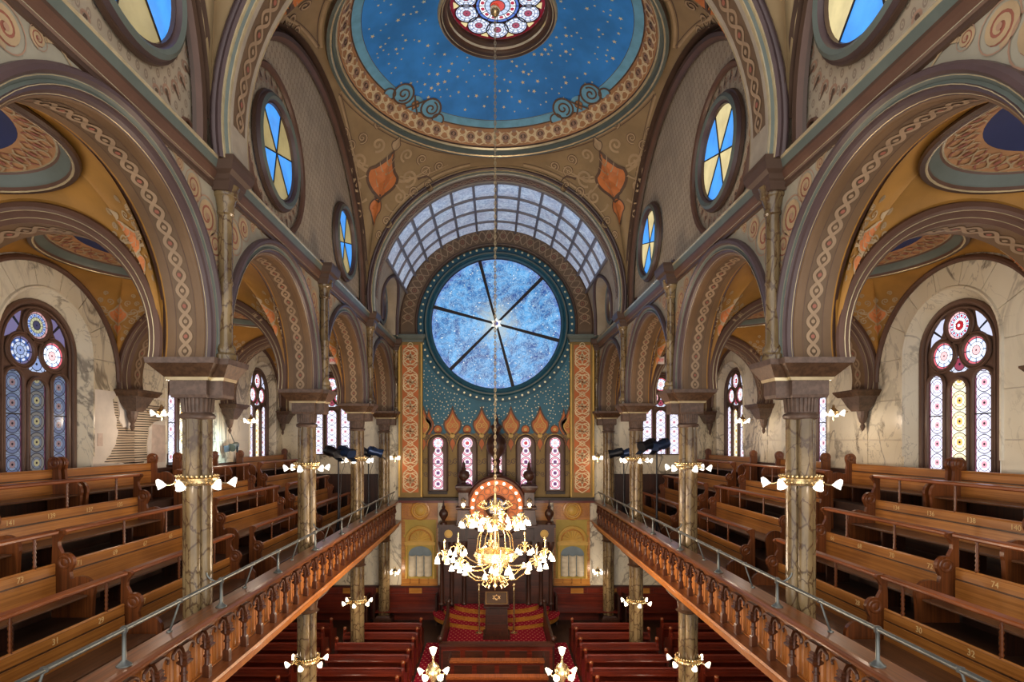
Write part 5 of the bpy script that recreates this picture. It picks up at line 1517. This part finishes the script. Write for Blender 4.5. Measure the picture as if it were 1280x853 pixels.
for a0 in (pi/2,-pi/2): D.rib([(.14*cos(a0+2*pi*q/3), .14*sin(a0+2*pi*q/3)) for q in range(3)], .022, 0, 2 if a0 > 0 else 3, closed=True)
D.build('star_cloth', [M['brass'], M['gold_n'], M['dkline']], lec)
for q, nm in ((-1,'left'),(1,'right')):
    m_ = MB(); m_.lathe([(.12,0),(.12,.03),(.03,.06),(.025,1.35),(.05,1.37),(.025,1.4),(.022,1.52),(.05,1.54),(.04,1.6),(.001,1.62)], (0,0,0), 10)
    o = m_.build('brass_candle_stand', M['brass'], None, smooth=True); o.location = (q*.56, 18.0, -6.184); tag(o, 'slim brass stand at the %s of the reading lectern' % nm, 'stand', 'brass stands')
rail = thing('platform_rail', 'dark wooden rail enclosing the carpeted platform with scroll ends', 'railing', (0,0,0))
MB().box(-1.6,1.6,15.55,15.75,-5.72,-5.64).build('top_board', M['dark_x'], rail)
MB().box(-1.55,1.55,15.6,15.7,ZFL,-5.72).build('front', M['mahog'], rail)
for k in range(5): MB().box(-1.5+k*.62,-1.02+k*.62,15.57,15.6,-6.35,-5.85).build('front_panel', M['dark_x'], rail)
for q in (-1,1):
    m_ = MB(); m_.prism([(15.7,ZFL),(15.7,-5.66),(18.3,-5.62),(18.42,-5.4),(18.6,-5.42),(18.6,ZFL)], lambda u, v, d: (q*d, u, v), 1.56, 1.62); m_.build('side_board', M['dark_w'], rail)
    m_ = MB(); m_.tube([(q*1.59,15.7,-5.64),(q*1.59,18.2,-5.6),(q*1.59,18.45,-5.4),(q*1.59,18.6,-5.36)], .05, 8); m_.build('side_handrail', M['dark_w'], rail, smooth=True)
    m_ = MB(); m_.ball((q*1.59,18.6,-5.33), .09, 10); m_.ball((q*1.59,15.7,-5.55), .09, 10); m_.build('scroll_ball', M['dark_w'], rail, smooth=True)
for k, (y, hw) in enumerate(((14.4,1.2),(13.4,1.2),(12.4,1.2))):
    b_ = thing('centre_bench', 'wide dark bench with bright top board facing the ark, %s behind the platform rail' % ['first','second','third'][k], 'bench', (0,y,ZFL), 'centre benches')
    MB().box(-hw,hw,-.03,.03,.3,.82).build('back', M['mahog'], b_)
    MB().box(-hw-.02,hw+.02,-.1,.1,.82,.88).build('top_board', M['rail_w'], b_)
    MB().box(-hw,hw,.03,.45,.4,.45).build('seat', M['dark_x'], b_)
    for q in (-1,1): MB().box(q*hw,q*(hw+.05),-.08,.46,0,.9).build('end', M['dark_w'], b_)
    for j in range(4): MB().box(-hw+.1+j*.58,-hw+.56+j*.58,-.045,-.03,.4,.74).build('back_panel', M['dark_x'], b_)

# ------------------------------------------------------------------ pews on the main floor (backs towards the viewer)
def floor_pew(s, x0, x1, y, label):
    t = thing('floor_pew', label, 'pew', (s*(x0+x1)/2, y, ZFL), 'main floor pews'); L = (x1-x0)/2
    MB().box(-L,L,-.03,.02,.32,.84).build('back', M['mahog'], t)
    m_ = MB(); m_.tube([(-L,-.02,.86),(L,-.02,.86)], .035, 8); m_.build('top_rail', M['mahog'], t, smooth=True)
    MB().box(-L,L,-.28,-.03,.76,.79).build('book_shelf', M['mahog'], t)
    MB().box(-L,L,.02,.45,.4,.44).build('seat', M['dark_x'], t)
    for q in (-1,1):
        m_ = MB(); m_.prism([(-.12,0),(-.12,.84),(-.08,.9),(-.1,.98),(-.02,1.03),(.05,.97),(.04,.86),(.1,.7),(.3,.62),(.46,.58),(.46,0)], lambda u, v, d: (d,u,v), q*L-.03, q*L+.03); e_ = m_.build('pew_end', M['mahog'], t)
        m_ = MB(); m_.ball((q*L,-.03,1.0), .055, 10); m_.build('finial', M['rail_w'], e_, smooth=True)
for s, side in SIDES:
    for k, y in enumerate((17.3,16.45,15.6,14.75,13.9,13.05,12.2,11.35)):
        nth = ['farthest','second','third','fourth','fifth','sixth','seventh','eighth'][k]
        floor_pew(s, 2.33, 4.45, y, 'red mahogany floor pew %s of its column, %s of the centre aisles' % (nth if k else 'at the far end', side))
        if k < 6: floor_pew(s, 5.1, 7.4, y, 'red mahogany pew in shadow beneath the %s gallery, %s from the end wall' % (side, nth if k else 'first'))

# ------------------------------------------------------------------ lamps
def shade_mesh(name, mt, k=1.0):
    m_ = MB(); m_.lathe([(.018*k,.03*k),(.035*k,.0),(.05*k,-.035*k),(.052*k,-.06*k),(.066*k,-.1*k),(.07*k,-.105*k),(.045*k,-.06*k),(.001,-.05*k)], (0,0,0), 10, cap=False)
    return m_.mesh(name, M[mt], True)
SH_W = shade_mesh('glass_shade', 'lamp', .8); SH_O = shade_mesh('glass_shade', 'opal', .9)
def ring_lamp(x, y, z, label, n=6, sh=None, power=6, R=.26, arm=.2, cool=False, s=1, gallery=True):
    t = thing('column_lamp_ring', label, 'lamp', (x,y,z), 'lamp rings on the columns')
    m_ = MB(); m_.lathe([(R-.03,-.05),(R,-.06),(R+.015,-.03),(R,.0),(R+.01,.03),(R-.02,.05),(R-.03,-.05)], (0,0,0), 28, cap=False)
    for q in range(28):
        a = 2*pi*q/28; m_.ball((R*cos(a),R*sin(a),.06), .018, 6)
        m_.ball(((R+.015)*cos(a),(R+.015)*sin(a),-.02), .012, 5)
    m_.build('brass_ring', M['brass'], t, smooth=True)
    m_ = MB()
    for q in range(4):
        a = pi/4+q*pi/2; m_.tube([(.2*cos(a),.2*sin(a),-.02),(R*cos(a),R*sin(a),-.02)], .012, 5)
    m_.build('collar_spoke', M['brass'], t)
    for q in range(n):
        a = 2*pi*(q+.5)/n
        ca, sa = cos(a), sin(a)
        m_ = MB(); m_.tube([((R+arm*u)*ca,(R+arm*u)*sa,-.02-.05*sin(pi*u)+.03*u) for u in [j/6 for j in range(7)]], .01, 5); ao = m_.build('arm', M['brass'], t, smooth=True)
        o = link('glass_shade', sh or SH_W, ao, ((R+arm)*ca,(R+arm)*sa,0.0)); o.rotation_euler = (sa*-.5, ca*.5, 0) if False else (-.55*sa, .55*ca*1.0, 0)
    if power:
        for q in range(3):
            a = 2*pi*(q+.3)/3; plight('lamp_light', t, ((R+arm+.12)*cos(a),(R+arm+.12)*sin(a),-.1), power/3, (1,.76,.5), .08)
    return t
for s, side in SIDES:
    for k in range(1, 4):
        ring_lamp(s*4.0, YS[k], -.52, 'brass ring of white tulip lamps on the %s %s gallery column' % (COLLAB[k], side), 6, SH_O, 11, .25, .2, s=s)
    for k in (2, 3):
        ring_lamp(s*4.0, YS[k], -4.58, 'brass ring of glowing lamps on the %s column under the %s gallery' % ({2:'nearer',3:'farther'}[k], side), 6, SH_W, 16, .25, .17, s=s)
    # bracket lamps: last column, and the corbels
    def bracket(x, y, z, dx, dy, label, p=5):
        t = thing('bracket_lamp', label, 'lamp', (x,y,z), 'bracket lamps')
        m_ = MB(); m_.tube([(0,0,0),(dx*.4,dy*.4,-.06),(dx,dy,.0)], .014, 6); m_.lathe([(.03,-.1),(.07,-.05),(.1,.0),(.06,.04),(.03,.08),(.02,.14)], (dx,dy,0), 12); m_.lathe([(.001,-.2),(.02,-.15),(.015,-.1)], (dx,dy,0), 8); m_.build('brass_arm', M['brass'], t, smooth=True)
        for q in range(4):
            a = pi/4+q*pi/2; m_ = MB(); m_.tube([(dx,dy,-.02),(dx+.1*cos(a),dy+.1*sin(a),-.05),(dx+.19*cos(a),dy+.19*sin(a),.0)], .009, 5); ao = m_.build('arm', M['brass'], t, smooth=True)
            o = link('glass_shade', SH_O, ao, (dx+.19*cos(a),dy+.19*sin(a),0)); o.rotation_euler = (-.5*sin(a), .5*cos(a), 0)
        plight('lamp_light', t, (dx*1.3,dy*1.3,-.2), p, (1,.76,.5), .08)
    bracket(s*3.8, YE-.65, -.55, -s*.25, -.12, 'small brass bracket lamp on the last column of the %s gallery' % side)
    bracket(s*3.8, YE-.65, -4.55, -s*.25, -.12, 'small brass bracket lamp low on the end wall column, %s side' % side, 9)
    for k in (2, 3):
        bracket(s*(XO-.45), YS[k], .62, -s*.3, 0, 'brass bracket lamp hanging from the %s corbel of the %s wall' % (['','','second','third'][k], side), 13)

# great chandelier
CHX = -.05
ch = thing('chandelier', 'great brass gas-style chandelier with tiers of glowing glass shades', 'chandelier', (CHX, DCY, -3.1))
m_ = MB(); m_.lathe([(.001,.0),(.03,.02),(.05,.06),(.03,.1),(.09,.16),(.13,.22),(.1,.3),(.05,.34),(.05,.5),(.1,.54),(.12,.6),(.06,.66),(.04,.8),(.06,.95),(.04,1.0),(.035,1.35),(.08,1.4),(.1,1.46),(.06,1.52),(.035,1.56),(.05,1.7),(.09,1.76),(.05,1.82),(.03,1.9),(.03,2.0)], (0,0,0), 18); m_.build('stem', M['brass'], ch, smooth=True)
m_ = MB(); m_.lathe([(.38,.62),(.40,.6),(.42,.62),(.42,.78),(.40,.8),(.38,.78),(.38,.62)], (0,0,0), 40, cap=False)
for k in range(24):
    a = 2*pi*k/24; m_.ball((.425*cos(a),.425*sin(a),.7), .03, 6)
m_.build('hoop', M['brass'], ch, smooth=True)
for k in range(8):
    a = 2*pi*k/8+.2
    m_ = MB(); m_.tube([(.4*cos(a),.4*sin(a),.78),(.36*cos(a),.36*sin(a),1.1),(.2*cos(a),.2*sin(a),1.35),(.05*cos(a),.05*sin(a),1.42)], .012, 6); m_.build('hoop_stay', M['brass'], ch, smooth=True)
def arm_cluster(a, R, z, nl, rr, rise, spike, k=1.0):
    ca, sa = cos(a), sin(a)
    m_ = MB()
    m_.tube([(.05*ca,.05*sa,z-.1)]+[(R*u*ca, R*u*sa, z-.1-.16*rise*sin(pi*u*1.05)+.1*u) for u in [j/10 for j in range(1,11)]], .016, 6)
    c = (R*ca, R*sa)
    m_.lathe([(.001,z-.12),(.025,z-.09),(.05,z-.04),(.03,z+.02),(.025,z+.08),(.05,z+.12),(.075,z+.15),(.03,z+.17)], (c[0],c[1],0), 10)
    if spike: m_.lathe([(.012,z+.16),(.012,z+.3),(.028,z+.33),(.012,z+.37),(.001,z+.39)], (c[0],c[1],0), 8)
    ao = m_.build('arm', M['brass'], ch, smooth=True)
    for q in range(nl):
        b = a+pi*2*(q+.5)/nl
        m_ = MB(); m_.tube([(c[0],c[1],z), (c[0]+rr*.5*cos(b), c[1]+rr*.5*sin(b), z+.09), (c[0]+rr*.9*cos(b), c[1]+rr*.9*sin(b), z+.06), (c[0]+rr*cos(b), c[1]+rr*sin(b), z+.0)], .008, 5); m_.build('branch', M['brass'], ao, smooth=True)
        link('glass_shade', SH_W, ao, (c[0]+rr*cos(b), c[1]+rr*sin(b), z-.02))
    return ao
for k in range(6): arm_cluster(2*pi*k/6+.25, .58, 1.42, 5, .16, .6, False)
for k in range(8): arm_cluster(2*pi*k/8+.1, 1.06, .68, 5, .18, 1.0, True)
for k in range(8):
    a = 2*pi*k/8+.1+pi/8
    m_ = MB(); m_.tube([(.06*cos(a),.06*sin(a),.3)]+[(R_*cos(a),R_*sin(a),z_) for R_, z_ in ((.25,.2),(.45,.22),(.62,.35),(.68,.46))], .014, 6); ao = m_.build('arm', M['brass'], ch, smooth=True)
    link('glass_shade', SH_W, ao, (.7*cos(a),.7*sin(a),.45))
for k in range(8):
    a = 2*pi*k/8
    m_ = MB(); m_.tube([(.05*cos(a),.05*sin(a),.25),(.2*cos(a),.2*sin(a),.2),(.27*cos(a),.27*sin(a),.1),(.2*cos(a),.2*sin(a),.04),(.16*cos(a),.16*sin(a),.1)], .016, 6); m_.build('bottom_scroll', M['brass'], ch, smooth=True)
for k in range(10):
    a = 2*pi*k/10
    m_ = MB(); m_.tube([(.05*cos(a),.05*sin(a),1.75),(.25*cos(a),.25*sin(a),1.68),(.36*cos(a),.36*sin(a),1.76),(.28*cos(a),.28*sin(a),1.84),(.22*cos(a),.22*sin(a),1.78)], .014, 6); m_.build('crown_scroll', M['brass'], ch, smooth=True)
for (x_, y_, z_, p_) in ((0,-1.4,.5,90),(0,1.4,.5,90),(-1.45,0,.6,90),(1.45,0,.6,90),(0,-.95,1.5,120),(0,.95,1.5,120)):
    plight('chandelier_light', ch, (x_,y_,z_), p_, (1,.74,.46), .25)
chn = MB(); z = -1.1
zt = 9.05
i = 0
while z < zt:
    pts = []
    for q in range(10):
        a = 2*pi*q/10; dx, dz_ = .022*cos(a), .045*sin(a)
        pts.append((dx,0,z+dz_) if i % 2 else (0,dx,z+dz_))
    chn.tube(pts, .007, 4, closed=True); z += .07; i += 1
chn.tube([(0,0,-1.12),(0,0,zt)], .006, 4)
co = chn.build('chandelier_chain', M['chain'], None, smooth=True); co.location = (CHX, DCY, 0); tag(co, 'long chain from the oculus down to the chandelier', 'chain')
m_ = MB(); m_.lathe([(.001,-.14),(.06,-.12),(.1,-.05),(.11,.0),(.08,.08),(.02,.1)], (0,0,0), 16); o = m_.build('ceiling_boss', M['brass'], None, smooth=True); o.location = (CHX, DCY, 9.05); tag(o, 'round brass boss at the centre of the oculus holding the chain', 'ceiling boss')

# standing lamps at the corners of the reader's platform
for q, nm in ((-1,'left'),(1,'right')):
    t = thing('newel_lamp', 'standing brass newel lamp with glowing shades, %s of the centre benches' % nm, 'lamp', (q*1.30, 11.3, ZFL), 'newel lamps')
    H = 1.95
    m_ = MB(); m_.frus(0,0,[(0,.16,.16),(1.25,.13,.13),(1.3,.17,.17),(1.34,.17,.17)]); m_.build('post', M['dark_w'], t)
    m_ = MB(); m_.lathe([(.08,1.34),(.05,1.38),(.07,1.44),(.05,1.5),(.08,1.56),(.05,1.62),(.07,1.68),(.13,1.78),(.15,1.88),(.1,1.98),(.04,2.02),(.02,2.08),(.03,2.14)], (0,0,0), 14); m_.build('stem', M['brass'], t, smooth=True)
    up = link('glass_shade', SH_W, t, (0,0,2.2)); up.rotation_euler = (pi,0,0); up.scale = (1.4,1.4,1.4)
    for k in range(5):
        a = 2*pi*(k+.3)/5
        m_ = MB(); m_.tube([(.1*cos(a),.1*sin(a),1.82),(.2*cos(a),.2*sin(a),1.72),(.29*cos(a),.29*sin(a),1.84)], .012, 6); ao = m_.build('arm', M['brass'], t, smooth=True)
        o = link('glass_shade', SH_W, ao, (.31*cos(a),.31*sin(a),1.86)); o.rotation_euler = (-.8*sin(a), .8*cos(a), 0); o.scale = (1.2,1.2,1.2)
    plight('lamp_light', t, (0,-.45,1.75), 18, (1,.74,.46), .1); plight('lamp_light', t, (0,.45,1.75), 18, (1,.74,.46), .1)

# stage lights on tripods in the galleries
def stage_light(x, y, z0, zt, aim, label):
    t = thing('stage_light', label, 'stage light', (x,y,z0), 'stage lights in the galleries'); H = zt-z0
    m_ = MB(); m_.tube([(0,0,.5),(0,0,H)], .022, 8); m_.tube([(0,0,.3),(0,0,1.3)], .03, 8); m_.build('pole', M['black'], t, smooth=True)
    for k in range(3):
        a = 2*pi*k/3+.4; m_ = MB(); m_.tube([(.02*cos(a),.02*sin(a),.85),(.3*cos(a),.3*sin(a),.02)], .014, 6); m_.tube([(.02*cos(a),.02*sin(a),.4),(.2*cos(a),.2*sin(a),.3)], .01, 5); m_.build('leg', M['black'], t, smooth=True)
    m_ = MB(); m_.tube([(-.32,0,H),(.32,0,H)], .02, 8); m_.build('crossbar', M['black'], t, smooth=True)
    for k, ox in enumerate((-.2,.16)):
        m_ = MB()
        d = Vector((aim[0], aim[1], aim[2])).normalized(); p0 = Vector((ox, 0, H-.04))
        m_.tube([p0-d*.2, p0-d*.16, p0+d*.02, p0+d*.12, p0+d*.3], [.07,.14,.15,.12,.16], 14); h_ = m_.build('lamp_housing', M['bluegel'] if k else M['black'], t, smooth=40)
        m_ = MB(); b_ = d.cross(Vector((0,0,1))).normalized()
        m_.bar(p0+d*.3+Vector((0,0,.1)), p0+d*.42+Vector((0,0,.16)), .2, .01); m_.bar(p0+d*.3-Vector((0,0,.1)), p0+d*.42-Vector((0,0,.16)), .2, .01); m_.build('barn_door', M['black'], h_)
        m_ = MB(); m_.tube([p0+b_*.13-d*.05, p0+b_*.13+Vector((0,0,.16)), p0-b_*.13+Vector((0,0,.16)), p0-b_*.13-d*.05], .01, 5); m_.build('yoke', M['black'], h_)
    m_ = MB(); m_.tube([(.1,.03,H-.1),(.16,.05,H-.4),(.06,.04,H-.7),(.03,.03,1.0),(.1,.1,.3)], .008, 5); m_.build('cable', M['black'], t, smooth=True)
stage_light(-4.34, 15.35, -3.0, -.25, (.8,-.5,-.25), 'black stage light pair on a tripod, nearer one in the left gallery')
stage_light(-4.25, 18.6, -3.0, -.3, (.8,.3,-.25), 'black stage light pair on a tripod, farther one in the left gallery')
stage_light(4.34, 15.2, -3.0, -.05, (-.8,-.4,-.25), 'black stage light pair on a tripod, nearer one in the right gallery')
stage_light(4.3, 18.9, -3.0, -.35, (-.8,.2,-.2), 'black stage light pair on a tripod, farther one in the right gallery')

# cool theatrical lamp clipped beneath the third left corbel, washing the marble beside it
t = thing('clip_spotlight', 'small silver spotlight hung under the third left corbel, casting pale blue light', 'stage light', (-7.46, 15.98, -.15))
m_ = MB(); m_.tube([(-.2,.09,.45),(-.12,.07,.25),(0,0,.05)], .012, 6); m_.build('hanger', M['pipe'], t)
m_ = MB(); m_.tube([(0,.12,.06),(0,.06,.04),(-.02,-.1,-.02),(-.03,-.16,-.04)], [.06,.09,.1,.12], 14); m_.build('lamp_housing', M['pipe'], t, smooth=40)
for q in (-1,1):
    m_ = MB(); m_.bar((q*.1,-.15,-.06),(q*.2,-.26,-.08), .01, .18); m_.build('barn_door', M['black'], t)
ld = bpy.data.lights.new('spot_beam', 'SPOT'); ld.energy = 55; ld.color = (.55,.86,1.0); ld.spot_size = radians(125); ld.spot_blend = .9; ld.shadow_soft_size = .1
lo = bpy.data.objects.new('spot_beam', ld); COL.objects.link(lo); lo.parent = t; lo.location = (.5,-.3,.0); lo.rotation_euler = Vector((-.8,-.3,-.05)).to_track_quat('-Z','Y').to_euler()

# ------------------------------------------------------------------ lift everything so that the main floor is at z = 0
for o in list(bpy.data.objects):
    if o.parent is None: o.location.z += LIFT
